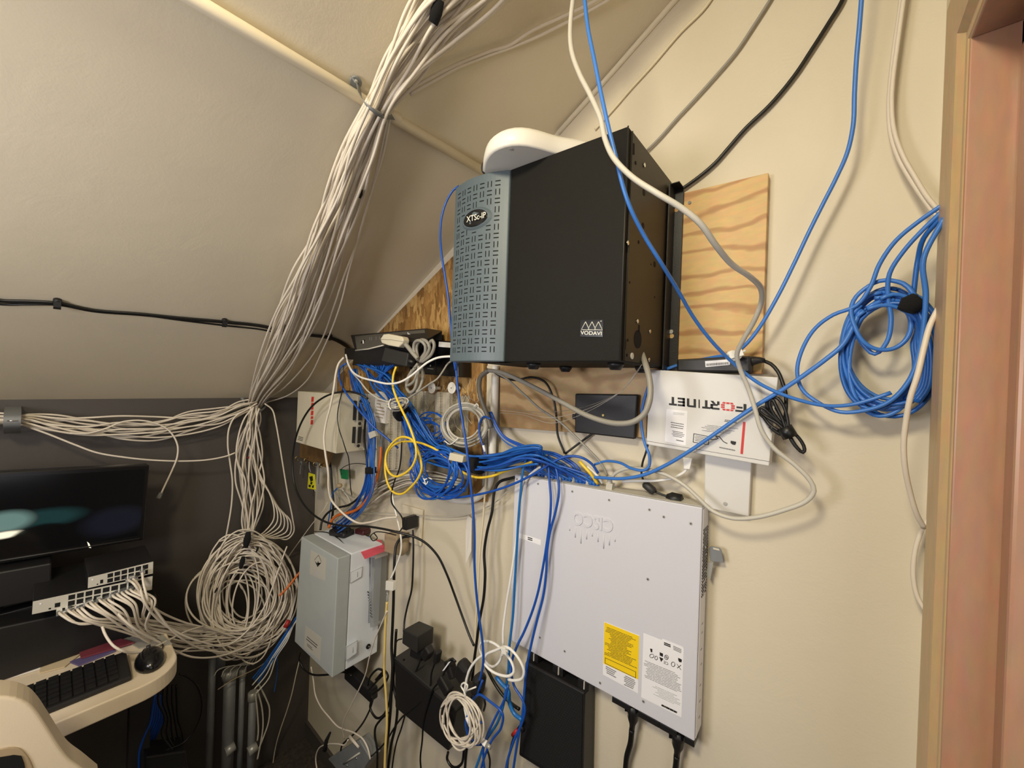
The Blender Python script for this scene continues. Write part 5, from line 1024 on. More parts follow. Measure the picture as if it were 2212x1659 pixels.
m = Mesh(); FX.disc(m, 795, 1396, .0085, .003, 20); o = obj('lock_cap', m, MT['blackg'], c); m = Mesh(); FX.disc(m, 796, 1396, .002, .004, 8); obj('key_slot', m, MT['steel'], o)
m = Mesh()
for k in range(9): y_ = 1278+k*6.5; m.tube([FX.at(794+k*.8, y_, .002), FX.at(798+k*.8, y_+3.6, .002)], .0018, 6)
obj('barcode_marks', m, MT['dgrey'], c)
m = Mesh(); FX.quad(m, [(806,1257),(818,1250),(812,1300),(804,1304)], .001); FX.quad(m, [(803,1350),(822,1340),(822,1344),(803,1355)], .001); obj('side_label', m, MT['label'], c)
c = thing('clear_cover', 'clear plastic cover strip hanging on the side of the grey enclosure', 'cover', at_y(810, 1350, .70))
m = Mesh(); FX.quad(m, [(806,1206),(836,1196),(832,1345),(800,1356)], .012, .0012); o = obj('sheet', m, MT['clear'], c)
m = Mesh(); a, b = FX.at(799, 1205, .008), FX.at(797, 1345, .008); m.tube([a, (a+b)/2+V([.003, 0, 0]), b], .0028, 8); obj('rolled_edge', m, MT['clear'], c)
m = Mesh(); m.prism([at_z(a, b, f[0][2]+.003) for a, b in [(768,1172),(822,1166),(836,1189),(788,1208)]], (0, 0, .0008)); tag(obj('sticky_note', m, MT['pink']), 'pink sticky note lying on top of the grey enclosure', 'sticky note')
for k, q4 in enumerate([[(806,1192),(838,1186),(838,1192),(808,1200)], [(809,1200),(838,1193),(838,1199),(810,1208)]]):
    m = Mesh(); FX.quad(m, q4, .018, .001); tag(obj('paper_slip', m, MT['paper']), ['upper white paper slip under the pink note', 'lower white paper slip under the pink note'][k], 'paper')
zt_ = f[0][2]
t = thing('power_adapter', 'black tangled power adapter lying on the left of the grey enclosure top', 'power adapter', at_z(735, 1160, zt_))
m = Mesh(); p = at_z(738, 1150, zt_+.012); m.obox(p, (.040, .012, 0), (-.008, .026, 0), (0, 0, .013)); obj('body', m, MT['blackp'], t, .009)
for k in range(4): m = Mesh(); m.tube(catmull([p+V([.042*math.cos(a+.2*k), .028*math.sin(a), .010+.005*math.sin(2*a+k)]) for a in np.linspace(0, 6.2, 12)]), .0024, 6); obj('cord_loop', m, MT['kc'], t)
t = thing('power_adapter', 'dark red and black adapter on the right of the grey enclosure top', 'power adapter', at_z(785, 1152, zt_))
m = Mesh(); p = at_z(784, 1147, zt_+.012); m.obox(p, (.024, .006, 0), (-.006, .020, 0), (0, 0, .011)); obj('body', m, MT['dred'], t, .007)
cable('power_lead', 'thin black lead lying over the front edge of the enclosure top', 'power lead', [(678,1148),(705,1150),(730,1163),(745,1176),(765,1184),(790,1182)], [zt_+.004], .0018, MT['kc'], 'z')
cable('power_lead', 'thin black lead curling beside the pink note', 'power lead', [(855,1156),(830,1150),(810,1150),(800,1160),(806,1168),(815,1162),(808,1152)], [.72], .0018, MT['kc'])
m = Mesh(); m.prism([at_z(a, b, zt_+.002) for a, b in [(771,1160),(800,1160),(798,1166),(770,1166)]], (0, 0, .002)); tag(obj('blue_card', m, MT['bcl']), 'small blue card under the dark red adapter', 'card')
# things under the enclosure
cable('power_cable', 'black cable looping under the left of the grey enclosure', 'cable', [(650,1408),(647,1425),(655,1443),(672,1456),(700,1458),(722,1455),(745,1452),(760,1460)], [.66,.70], .0034, MT['kc'])
t = thing('power_supply', 'black elongated power supply hanging askew below the grey enclosure', 'power supply', at_y(800, 1500, .72))
a, b = points([(752,1450), (808,1500)], .73); d = b-a; d /= np.linalg.norm(d); w = np.cross(d, [0, 1., 0]); m = Mesh(); m.obox((a+b)/2, tuple((b-a)/2), (0, .016, 0), tuple(w*.020)); obj('body', m, MT['blackp'], t, .005)
for k, pp in enumerate([[(798,1490),(815,1470),(830,1452),(818,1445),(800,1462),(795,1480)], [(806,1500),(828,1480),(838,1460),(832,1450),(812,1468)], [(804,1505),(800,1530),(812,1550),(828,1545),(840,1520),(845,1490)]]):
    m = Mesh(); m.tube(catmull(points(pp, .715)), .0036, 7); obj('cord_loop', m, MT['kc'], t)
cable('power_cable', 'black cable slanting from the hanging supply down to the small grey box', 'cable', [(806,1510),(800,1530),(785,1560),(765,1585),(748,1600),(738,1612),(736,1622)], [.72,.70], .0030, MT['kc'])
cable('power_cable', 'black cable hanging bent between the supply and the yellow cable', 'cable', [(838,1540),(822,1555),(811,1572),(810,1590),(815,1620),(814,1690)], [.70], .0036, MT['kc'])
cable('network_cable', 'white thin cable hanging from under the enclosure to the small grey box', 'cable', [(672,1440),(677,1470),(681,1500),(692,1525),(710,1548),(728,1568),(742,1575),(765,1583),(785,1598),(795,1618),(800,1640)], [.70], .0026, MT['wc'])
cable('network_cable', 'pale thin cable crossing in front of the enclosure side down to the small grey box', 'cable', [(836,1320),(822,1352),(808,1385),(798,1420),(790,1455),(775,1490),(758,1525),(745,1550),(740,1575),(744,1595)], [.60,.62,.66,.70], .0018, MT['wc'])
cable('network_cable', 'white cable hanging diagonal at far left below the enclosure', 'cable', [(648,1422),(640,1455),(630,1500),(618,1540),(606,1575),(594,1620),(585,1690)], [.72,.66], .0022, MT['wc'])
cable('thin_wire', 'white wire from the cable coil up to the wall behind the enclosure', 'wire', [(600,1240),(625,1200),(650,1165),(672,1135),(700,1100),(708,1085)], [.70,.74], .0018, MT['wc'])
c = thing('surface_box', 'small grey clear topped wiring box at the bottom beside the power cables', 'wiring box', at_y(740, 1659, .72))
m = Mesh(); q = [(708,1640),(775,1598),(800,1640),(760,1700)]; ff = [at_y(a, b, .70) for a, b in q]; m.hexa(ff+[p+V([0, .04, 0]) for p in ff]); obj('case', m, MT['steeld'], c, .003)
Fs = Face((0, .70, 0), NY); m = Mesh(); m.tube([Fs.at(742,1650,.002), Fs.at(776,1627,.002)], .003, 6); obj('ridge', m, MT['gcl'], c)
m = Mesh(); Fs.disc(m, 770, 1638, .003, .002); Fs.disc(m, 750, 1653, .003, .002); obj('screw', m, MT['chrome'], c)
m = Mesh(); a, b = points([(755,1590), (775,1614)], .695); m.tube([a, b], [.006, .004], 4); obj('plug', m, MT['wc'], c)
m = Mesh(); m.tube(catmull(points([(752,1598),(745,1609),(730,1607),(705,1608),(688,1618),(682,1640),(690,1690)], .69)), .0024, 6); obj('loop', m, MT['wc'], c)
m = Mesh(); m.tube(points([(713,1583),(705,1600),(702,1620)], .685), [.004, .007, .008], 8); tag(obj('hook_and_loop_strap', m, MT['velcro']), 'black strap left of the small grey wiring box', 'strap')

# =================================================================== BLACK SPEAKER BOX UNDER THE SWITCH
yf = .765
c = thing('speaker_box', 'black textured box with perforated front standing under the grey switch', 'speaker', at_y(1190, 1659, yf))
q = [(1134,1429),(1262,1497),(1258,1720),(1120,1632)]; ff = [at_y(a, b, yf) for a, b in q]; m = Mesh(); m.hexa(ff+[p+V([0, .053, 0]) for p in ff]); obj('case', m, MT['blackp'], c, .004)
Fb = Face((0, yf, 0), NY); m = Mesh(); Fb.quad(m, [(1137,1436),(1258,1500),(1254,1706),(1125,1626)], .002, .002); o = obj('grille', m, MT['velcro'], c)
m = Mesh()
for i in range(24):
    for j in range(34):
        x = 1142+i*4.9+(2.4 if j % 2 else 0); y = 1448+j*5.6+(x-1142)*.56
        if x < 1252 and y < 1690: p = Fb.at(x, y, .0022); m.add([p+V([-.0009, 0, -.0009]), p+V([.0009, 0, -.0009]), p+V([.0009, 0, .0009]), p+V([-.0009, 0, .0009])], [(0, 1, 2, 3)])
obj('perforation', m, MT['dgrey'], o, kind='stuff')
m = Mesh(); m.box((ff[1][0]+.0005, yf+.004, ff[2][2]), (ff[1][0]+.0012, yf+.03, ff[1][2]-.004)); obj('side_trim', m, MT['dgrey'], c)
m = Mesh(); m.tube(points([(1124,1566),(1130,1578)], .76), .006, 8); obj('knob', m, MT['blackp'], c)

# =================================================================== WHITE CABLES ON THE DARK KNEE WALL
gl = 'off-white network cable running left from the ring hanger along the dark wall'; ggl = 'white cables along the top of the dark wall'
bundle([(556,872,10),(520,882,14),(470,900,20),(410,915,22),(340,927,24),(260,927,25),(190,922,22),(120,914,16),(60,908,11),(24,906,10),(-30,905,14),(-90,900,18)], 13, -1.76, -1.82, .0030, MT['wc'], 'x', 'network_cable', gl, ggl, 51, .6)
cable('network_cable', 'white cable sagging lowest between the left clamp and the hanging strands', 'cable', [(24,912),(60,922),(105,938),(160,960),(210,978),(270,988),(330,994),(400,996),(450,993),(490,985),(508,978)], [-1.80,-1.76,-1.74], .0028, MT['wc'], 'x')
t = thing('network_cable', 'loose white cable end with clear plug hanging in front of the dark wall', 'cable', at_x(345, 1075, -1.74))
m = Mesh(); m.tube(catmull(points([(150,936),(190,936),(230,925),(262,912),(300,908),(335,914),(360,926),(376,944),(384,965),(382,990),(372,1015),(358,1045),(348,1066)], [-1.76,-1.74], 'x')), .0027, 7); obj('jacket', m, MT['wc'], t)
m = Mesh(); m.tube(points([(349,1064),(342,1076)], -1.74, 'x'), [.006, .007], 4); obj('plug', m, MT['clear'], t)
c = thing('cable_clamp', 'wide grey metal clamp holding the white cables at the left edge of the picture', 'clamp', at_x(28, 932, -1.80))
m = Mesh(); P = [at_x(x, y, xx) for x, y, xx in [(28,878,-1.855),(28,884,-1.80),(27,900,-1.74),(26,918,-1.74),(26,930,-1.78),(27,936,-1.85)]]; P = catmull(P, .006); w = V([0, .015, 0]); n = len(P)
m.add([p-w for p in P]+[p+w for p in P]+[p-w+V([.003, 0, 0]) for p in P]+[p+w+V([.003, 0, 0]) for p in P], [(i, i+1, n+i+1, n+i) for i in range(n-1)]+[(2*n+i, 3*n+i, 3*n+i+1, 2*n+i+1) for i in range(n-1)], True); obj('band', m, MT['steeld'], c)
m = Mesh(); m.tube(points([(15,909),(38,909)], -1.733, 'x'), .0016, 6); obj('seam', m, MT['chrome'], c)
# cables hanging from the ring to the coil
gd = 'off-white network cable hanging from the ring hanger down to the tied white coil'; ggd = 'white cables hanging to the coil'
bundle([(552,880,9),(546,905,16),(541,945,24),(539,990,26),(540,1040,27),(541,1090,24),(539,1130,17),(536,1158,8)], 17, -1.74, -1.80, .0029, MT['wc'], 'x', 'network_cable', gd, ggd, 52, .55)
cable('network_cable', 'white cable bowing out left of the hanging strands', 'cable', [(530,886),(508,900),(495,925),(492,960),(497,1000),(502,1040),(500,1090),(492,1140),(484,1180),(478,1220)], [-1.76], .0028, MT['wc'], 'x')
cable('network_cable', 'white cable bowing out right of the hanging strands to the coil', 'cable', [(572,872),(588,885),(596,915),(604,960),(612,1010),(622,1070),(632,1120),(634,1150),(620,1165),(596,1160)], [-1.70,-1.74], .0028, MT['wc'], 'x')
for k in range(6):
    cable('network_cable', 'white cable swinging right of the hanging strands before the coil', 'cable', [(552+k,1000+k*6),(566+k*4,1035+k*7),(584+k*4,1070+k*6),(592+k*7,1100+k*5),(590+k*7,1125+k*6),(572+k*5,1148+k*3),(556+k*3,1160)], [-1.76,-1.72,-1.74], .0027, MT['wc'], 'x', group='white cables swinging right of the hanging strands')
m = Mesh(); p = at_x(536, 990, -1.765); m.cyl(p, p+V([.002, 0, .006]), .003); tag(obj('wire_marker', m, MT['redd']), 'tiny red tape on the hanging white cables', 'tape')
# coil and runs to the two patch switches
rnd = random.Random(77)
ORD = 'first second third fourth fifth sixth seventh eighth ninth tenth eleventh twelfth thirteenth fourteenth fifteenth sixteenth seventeenth eighteenth nineteenth twentieth'.split(); ggc = 'white cables from the coil to the desk switch'
SWX = -1.50
def sw_port(j, row=0):
    return (128+j*9.6, 1322-j*3.15+row)
for k in range(19):
    cx = 528+rnd.uniform(-10, 12); cy = 1288+rnd.uniform(-12, 14); rx = 82+rnd.uniform(-34, 20); ry = 108+rnd.uniform(-34, 20); tl = .12+rnd.uniform(-.12, .14)
    turns = 1 if k % 3 else 2
    lp = ellp(cx, cy, rx, ry, -100+rnd.uniform(-25, 25), -100+360*turns+130+rnd.uniform(-30, 40), tl, 16*turns+8)
    px, py = sw_port(k % 19, rnd.choice((0, 5)))
    sag = rnd.uniform(-20, 42)
    tail = [(430+rnd.uniform(-15, 15), 1372+sag*.8), (360+rnd.uniform(-15, 15), 1362+sag), (290+(px-220)*.35, 1345+sag*.6), (px+28+rnd.uniform(0, 12), py+24), (px+4, py+6), (px, py)]
    pts = [(537, 1150)]+lp+tail; n = len(pts); nl = len(lp)
    dd = [-1.74]+[-1.70+.05*math.sin(i*.5+k) for i in range(nl)]+[-1.62, -1.55, -1.48, -1.44, -1.455, SWX+.012]
    pts = [(p[0], p[1], d) for p, d in zip(pts, dd)]
    m = Mesh(); m.tube(catmull([at_x(*p) for p in pts], .008), .0027, 7)
    t = thing('network_cable', 'white coil cable in the '+ORD[k]+' port from the left of the lower desk switch', 'cable', at_x(px, py, SWX), ggc); obj('jacket', m, MT['wc'], t)
    m = Mesh(); p = at_x(px, py, SWX+.010); m.obox(p, (.011, 0, 0), (0, .0052, 0), (0, 0, .005)); obj('plug', m, MT['clear'], t, .0008)
gce = 'white strand coiled only in the big hanging coil'
for k in range(30):
    cx = 524+rnd.uniform(-26, 26); cy = 1292+rnd.uniform(-24, 26); rx = 84+rnd.uniform(-52, 22); ry = 106+rnd.uniform(-56, 24)
    a0 = rnd.uniform(-150, -30); cable('network_cable', gce, 'cable', [(539, 1140+rnd.uniform(0, 14))]+ellp(cx, cy, rx, ry, a0, a0+rnd.uniform(350, 460), .1+rnd.uniform(-.2, .2), 20), [-1.72+rnd.uniform(-.03, .05), -1.68+rnd.uniform(-.03, .05), -1.70+rnd.uniform(-.03, .05)], .0027, MT['wc'], 'x', group='strands of the big white coil')
for k, pp in enumerate([[(620,1180),(560,1330),(500,1390),(430,1385),(350,1345),(312,1300),(300,1265),(285,1248)], [(600,1350),(540,1400),(450,1405),(380,1370),(330,1310),(305,1280),(292,1250)], [(560,1395),(460,1360),(400,1345),(340,1318),(310,1290),(290,1262),(276,1252)],
                        [(500,1415),(430,1395),(380,1370),(350,1345),(330,1310),(318,1290),(310,1260),(307,1234)], [(610,1300),(570,1370),(500,1410),(420,1420),(340,1385),(280,1350),(250,1320),(240,1300)]]):
    t = thing('network_cable', ['white cable sweeping highest from the coil to the upper desk switch', 'white cable from under the coil to the upper desk switch', 'short white cable entering the upper desk switch from the left', 'white cable bent upright into the rightmost used port', 'white cable sagging lowest over the keyboard shelf'][k], 'cable', at_x(*pp[-1], SWX))
    m = Mesh(); m.tube(catmull(points(pp, [-1.66,-1.60,-1.50,-1.42,SWX+.012], 'x'), .008), .0028, 7); obj('jacket', m, MT['wc'], t)
    m = Mesh(); p = at_x(*pp[-1], SWX+.010); m.obox(p, (.011, 0, 0), (0, .0052, 0), (0, 0, .005)); obj('plug', m, MT['clear'], t, .0008)
cable('network_cable', 'white cable hooping low under the desk switch toward the mouse', 'cable', [(218,1345),(228,1372),(245,1395),(262,1405),(290,1410),(325,1402),(360,1385),(400,1365),(440,1352)], [-1.46,-1.40,-1.45,-1.6], .0030, MT['wc'], 'x')
cable('network_cable', 'white cable curving lowest from the mouse to the foot of the coil', 'cable', [(350,1408),(380,1412),(410,1400),(440,1395),(465,1410),(490,1412),(520,1398),(560,1370)], [-1.50,-1.60,-1.66], .0028, MT['wc'], 'x')
for px, py, w, lab in [(534, 1166, .030, 'large black strap tying the big white coil'), (556, 1187, .010, 'small black strap on the right of the big white coil'), (467, 1275, .008, 'small black strap on the left of the big white coil'), (523, 1215, .022, 'black strap tail hanging inside the big white coil')]:
    p = at_x(px, py, -1.63); m = Mesh(); m.tube([p+V([0, .003, w*.9]), p, p+V([0, -.004, -w*.9])], [w*.28, w*.42, w*.26], 8); tag(obj('hook_and_loop_strap', m, MT['velcro']), lab, 'strap')
cable('orange_conduit', 'orange cable passing behind the big white coil beside the enclosure', 'conduit', [(604,1287),(622,1268),(642,1243),(655,1228)], [-1.62,-1.60], .0045, MT['oc'], 'x')

# =================================================================== MONITOR
MX = -1.66
c = thing('monitor', 'black computer monitor showing a dark ocean wave picture', 'monitor', at_x(160, 1190, MX))
q = [(-140,1027),(323,1004),(311,1166),(-140,1242)]; f = [at_x(a, b, MX) for a, b in q]
m = Mesh(); m.hexa(f+[p+V([-.035, 0, 0]) for p in f]); obj('case', m, MT['blackg'], c, .003)
FM = Face((MX, 0, 0), (1, 0, 0))
m = Mesh(); FM.quad(m, [(-134,1040),(313,1014),(302,1156),(-134,1228)], .0012); scr = obj('screen', m, MT['screen'], c)
def wave_screen(mt):
    nt = mt.node_tree; b = nt.nodes['Principled BSDF']; tc = nt.nodes.new('ShaderNodeTexCoord'); org = ORG[scr.name]; acc = None
    # soft glowing patches of the picture on the screen: centre, half sizes, colour
    for (px, py, hy, hz, col, s_) in [(10,1128,.060,.034,(150,190,180),.42), (8,1156,.040,.011,(255,245,215),1.1), (85,1122,.100,.032,(44,92,92),.3), (250,1125,.085,.050,(52,58,82),.14)]:
        c0 = FM.at(px, py, 0)-org; mp = nt.nodes.new('ShaderNodeMapping'); mp.vector_type = 'TEXTURE'; mp.inputs['Location'].default_value = c0; mp.inputs['Scale'].default_value = (1, hy, hz)
        g = nt.nodes.new('ShaderNodeTexGradient'); g.gradient_type = 'SPHERICAL'; nt.links.new(tc.outputs['Object'], mp.inputs[0]); nt.links.new(mp.outputs[0], g.inputs[0])
        r = nt.nodes.new('ShaderNodeValToRGB'); r.color_ramp.elements[0].position = .0; r.color_ramp.elements[1].position = .45
        r.color_ramp.elements[0].color = (0, 0, 0, 1); r.color_ramp.elements[1].color = (*[v*s_ for v in lin(col)], 1); nt.links.new(g.outputs['Fac'], r.inputs[0])
        if acc is None: acc = r.outputs[0]
        else:
            mx = nt.nodes.new('ShaderNodeMix'); mx.data_type = 'RGBA'; mx.blend_type = 'LIGHTEN'; mx.inputs[0].default_value = 1
            nt.links.new(acc, mx.inputs[6]); nt.links.new(r.outputs[0], mx.inputs[7]); acc = mx.outputs[2]
    # the dark hollow under the curling wave
    c0 = FM.at(92, 1160, 0)-org; mp = nt.nodes.new('ShaderNodeMapping'); mp.vector_type = 'TEXTURE'; mp.inputs['Location'].default_value = c0; mp.inputs['Scale'].default_value = (1, .065, .042)
    g = nt.nodes.new('ShaderNodeTexGradient'); g.gradient_type = 'SPHERICAL'; nt.links.new(tc.outputs['Object'], mp.inputs[0]); nt.links.new(mp.outputs[0], g.inputs[0])
    r = nt.nodes.new('ShaderNodeValToRGB'); r.color_ramp.elements[0].color = (1, 1, 1, 1); r.color_ramp.elements[1].color = (.02, .03, .03, 1); r.color_ramp.elements[0].position = .05; r.color_ramp.elements[1].position = .22
    nt.links.new(g.outputs['Fac'], r.inputs[0]); mx = nt.nodes.new('ShaderNodeMix'); mx.data_type = 'RGBA'; mx.blend_type = 'MULTIPLY'; mx.inputs[0].default_value = 1
    nt.links.new(acc, mx.inputs[6]); nt.links.new(r.outputs[0], mx.inputs[7]); nt.links.new(mx.outputs[2], b.inputs['Emission Color']); b.inputs['Emission Strength'].default_value = 1.0
wave_screen(MT['screen'])
m = Mesh(); m.prism([FM.at(a, b, .0024) for a, b in [(188,1170),(193,1174),(197,1184),(192,1183)]], (-.0003, 0, 0)); obj('light_glint', m, MT['glare2'], scr)  # glowing sliver painted as a glint of light at the screen's lower edge
m = Mesh(); m.tube([FM.at(-134,1233,.001), FM.at(302,1163,.001)], .0025, 6); obj('bezel_edge', m, MT['dgrey'], c)
m = Mesh(); p = at_x(60, 1240, MX); m.box(p+V([-.10, -.04, -.09]), p+V([-.03, .04, .10])); m.box(p+V([-.13, -.09, -.11]), p+V([.0, .09, -.09])); obj('stand', m, MT['blackp'], c, .003)

# =================================================================== DESK SHELF, SWITCHES, KEYBOARD, MOUSE
TZ = CAMZ-.80
def swunit(label, q, nports, seed, y0, depth=.22):
    c = thing('desk_switch', label, 'switch', at_x(*q[3], SWX)); f = [at_x(a, b, SWX) for a, b in q]
    m = Mesh(); m.hexa([p+V([0, 0, 0]) for p in f]+[p+V([-depth, 0, 0]) for p in f]); obj('case', m, MT['blackp'], c, .002)
    Fw = Face((SWX, 0, 0), (1, 0, 0)); TL, TR, BR, BL = [V([*a]) for a in q]; P = lambda u, v: tuple((TL*(1-u)+TR*u)*(1-v)+(BL*(1-u)+BR*u)*v)
    m = Mesh(); Fw.quad(m, [P(.004,.04), P(.996,.04), P(.996,.96), P(.004,.96)], .0016, .0016); o = obj('front_plate', m, MT['gcl'], c, .0006)
    for k in range(nports):
        for r in range(2):
            u = .30+k*(.64/nports); m = Mesh(); Fw.quad(m, [P(u,.14+.42*r), P(u+.5/nports,.14+.42*r), P(u+.5/nports,.46+.42*r), P(u,.46+.42*r)], .0022, .0004); obj('port', m, MT['hole'], o)
    m = Mesh(); Fw.quad(m, [P(.19,.5), P(.235,.5), P(.235,.8), P(.19,.8)], .0022, .0004); Fw.quad(m, [P(.14,.75), P(.16,.75), P(.16,.85), P(.14,.85)], .0022, .0004); obj('console_port', m, MT['hole'], o)
    m = Mesh(); Fw.disc(m, *P(.07,.3), .002, .001, 8, .0018); obj('status_light', m, MT['label'], o)
    return c
swunit('upper black desk switch with white ported front under the monitor', [(190,1247),(332,1212),(331,1240),(189,1272)], 6, 1, 0, .16)
swunit('lower wider black desk switch filled with white cables', [(70,1299),(331,1243),(329,1275),(68,1329)], 9, 2, 0)
c = thing('rack_box', 'tall matte black box standing on the beige shelf under the desk switches', 'equipment box', at_x(150, 1480, -1.51))
XB = at_z(30, 1466, TZ)[0]; f = [at_x(a, b, XB) for a, b in [(-60,1368),(338,1284),(346,1360),(-60,1475)]]; f[2][2] = f[3][2] = TZ+.004
m = Mesh(); m.hexa(f+[p+V([-.22, 0, 0]) for p in f]); obj('case', m, MT['blackp'], c, .004)
c = thing('black_case', 'black box lying behind the upper desk switch under the monitor', 'equipment box', at_x(120, 1270, -1.60))
f = [at_x(a, b, -1.62) for a, b in [(-80,1250),(112,1216),(112,1290),(-80,1330)]]; m = Mesh(); m.hexa(f+[p+V([-.16, 0, 0]) for p in f]); obj('case', m, MT['blackp'], c, .004)
c = thing('shelf_tray', 'beige rounded keyboard shelf on brackets against the dark wall', 'shelf', (-1.58, -.1, TZ-.04))
ex = -1.318                                   # front edge
pl = [(ex, -.55), (ex, .165)]+[(ex-.085+.085*math.cos(t), .165+.085*math.sin(t)) for t in np.linspace(.12, math.pi/2, 12)]+[(-1.80, .25), (-1.80, -.55)]
m = Mesh(); m.prism([(x, y, TZ) for x, y in pl], (0, 0, -.042)); obj('shelf_top', m, MT['beigep'], c, .004, seg=3)
m = Mesh(); m.box((-1.85, -.5, TZ-.10), (-1.80, .22, TZ-.03)); obj('wall_rail', m, MT['dgrey'], c)
for y in (-.4, .05): m = Mesh(); m.box((-1.80, y, TZ-.09), (-1.45, y+.02, TZ-.04)); obj('bracket', m, MT['dgrey'], c)
# keyboard
c = thing('keyboard', 'black computer keyboard lying across the beige shelf', 'keyboard', (-1.43, -.05, TZ))
kq = [at_z(a, b, TZ+.018) for a, b in [(-40,1512),(290,1412),(266,1446),(60,1552)]]
kx0, kx1, ky0, ky1 = -1.475, -1.36, -.30, .155
m = Mesh(); m.add([(kx0, ky0, TZ+.024), (kx0, ky1, TZ+.024), (kx1, ky1, TZ+.013), (kx1, ky0, TZ+.013), (kx0, ky0, TZ+.002), (kx0, ky1, TZ+.002), (kx1, ky1, TZ+.002), (kx1, ky0, TZ+.002)], [(0,1,2,3), (7,6,5,4), (0,4,5,1), (1,5,6,2), (2,6,7,3), (3,7,4,0)]); obj('case', m, MT['blackp'], c, .003)
kme = None
for r in range(6):
    for q_ in range(22):
        y = ky0+.014+q_*.0195; x = kx0+.012+r*.0172; z = TZ+.024-(x-kx0)/(kx1-kx0)*.011
        if kme is None:
            m = Mesh(); m.obox((x, y, z+.003), (.0072, 0, 0), (0, .0082, 0), (0, 0, .003)); k0 = obj('key', m, MT['blackp'], c); kme = k0
            k0.location = (0, 0, 0); base = V((x, y, z))
        else:
            o = bpy.data.objects.new('key', kme.data); COL.objects.link(o); o.parent = c; o.location = Vector(V((x, y, z))-base)
c = thing('computer_mouse', 'black computer mouse at the rounded end of the beige shelf', 'mouse', at_z(322, 1440, TZ))
p = at_z(324, 1434, TZ); m = Mesh(); m.ell(p+V([-.004, 0, .006]), .052, .031, .030, 20, 12); v_ = [(a, b, max(cc, TZ+.001)) for a, b, cc in m.v]; m.v = v_; obj('shell', m, MT['blackg'], c)
m = Mesh(); m.cyl(p+V([-.030, -.004, .030]), p+V([-.030, .004, .030]), .007, 12); obj('scroll_wheel', m, MT['dgrey'], c)
m = Mesh(); m.tube([p+V([-.052, 0, .012]), p+V([-.03, 0, .034]), p+V([-.010, 0, .037])], .0009, 4); obj('button_seam', m, MT['dgrey'], c)
def flat(name, label, cat, pts, z, th, mt): m = Mesh(); m.prism([at_z(a, b, z) for a, b in pts], (0, 0, th)); return tag(obj(name, m, MT[mt], bevel=.0005), label, cat)
flat('paper_pad', 'white paper pad lying in front of the tall black box', 'paper', [(-60,1460),(85,1428),(88,1446),(-60,1492)], TZ+.001, .004, 'paper')
flat('manila_sheet', 'creased manila paper behind the keyboard', 'paper', [(84,1428),(170,1402),(182,1408),(140,1442),(86,1456)], TZ+.001, .003, 'manila')
flat('document_folder', 'maroon folder lying behind the keyboard', 'folder', [(170,1408),(262,1382),(290,1390),(250,1402),(175,1424)], TZ+.006, .004, 'binder')
flat('document_folder', 'purple folder under the maroon folder', 'folder', [(150,1432),(230,1402),(250,1408),(170,1440)], TZ+.001, .004, 'purple')
flat('paper_sheet', 'grey paper sheet behind the computer mouse', 'paper', [(262,1380),(350,1372),(372,1392),(300,1402)], TZ+.001, .003, 'gc')
flat('pen', 'thin white pen beside the keyboard end', 'pen', [(238,1458),(266,1434),(268,1436),(240,1460)], TZ+.001, .004, 'label')
cable('power_cable', 'black mouse lead running from the mouse back over the shelf', 'cable', [(345,1408),(352,1396),(345,1385),(330,1378)], [TZ+.006], .0015, MT['kc'], 'z')
# beige housing in the lower left corner
HY = 0
c = thing('equipment_housing', 'beige moulded plastic housing with rounded shoulder and dark recess in the bottom left corner', 'housing', at_x(0, 1700, -1.0))
HXX = -1.12
out = [(-160,1508),(-60,1503),(0,1504),(35,1508),(62,1520),(82,1541),(98,1565),(114,1590),(130,1615),(150,1640),(180,1662),(215,1690),(215,1780),(-160,1780)]
rc = [(-160,1618),(-20,1622),(18,1615),(42,1617),(58,1632),(70,1655),(80,1700),(80,1780),(-160,1780)]
m = Mesh(); po = catmull([at_x(a, b, HXX) for a, b in out[:-2]], .008)+[at_x(a, b, HXX) for a, b in out[-2:]]; m.prism(po, (-.06, 0, 0)); obj('shell', m, MT['beigep'], c, .010, seg=4)
m = Mesh(); Fh = Face((HXX, 0, 0), (1, 0, 0)); m.prism(catmull([Fh.at(a, b, .003) for a, b in rc[:-2]], .006)+[Fh.at(a, b, .003) for a, b in rc[-2:]], (-.003, 0, 0)); rr = obj('recess_rim', m, MT['tan'], c, .002)
m = Mesh(); Fh.quad(m, [(-160,1640),(-20,1640),(30,1632),(46,1634),(52,1650),(60,1700),(60,1780),(-160,1780)], .005, .002); obj('dark_recess', m, MT['hole'], c)
# =================================================================== BELOW THE SHELF
gp = MT['steeld']
for k, (x0, y0, x1, y1, r, xx, lab) in enumerate([(497,1452,497,1700,.020,-1.76,'thick grey steel conduit standing below the white coil'), (459,1420,458,1700,.012,-1.78,'grey steel conduit left of the thick one'), (524,1450,524,1700,.010,-1.76,'grey steel conduit right of the thick one'), (546,1500,546,1700,.013,-1.74,'rightmost grey steel conduit with loose wires at its top'), (478,1380,480,1440,.016,-1.78,'short upper grey conduit behind the foot of the coil')]):
    c = thing('steel_conduit', lab, 'conduit', at_x(x1, y1, xx)); a, b = at_x(x0, y0, xx), at_x(x1, y1, xx); b[0] = a[0]; b[1] = a[1]
    m = Mesh(); m.tube([a, b], r, 14); obj('tube', m, gp, c)
    if k in (0, 2, 3): m = Mesh(); m.tube([a+V([0,0,.012]), a+V([0,0,.010]), a-V([0,0,.02]), a-V([0,0,.022])], [r*.9, r*1.3, r*1.3, r*1.05], 14); obj('coupling', m, MT['steel'], c)
    if k in (0, 3): m = Mesh(); q = at_x(x0-10, 1625, xx+.02); m.tube([q, q+V([0, .03, .006])], [.018, .016], 10); obj('fitting', m, MT['steel'], c)
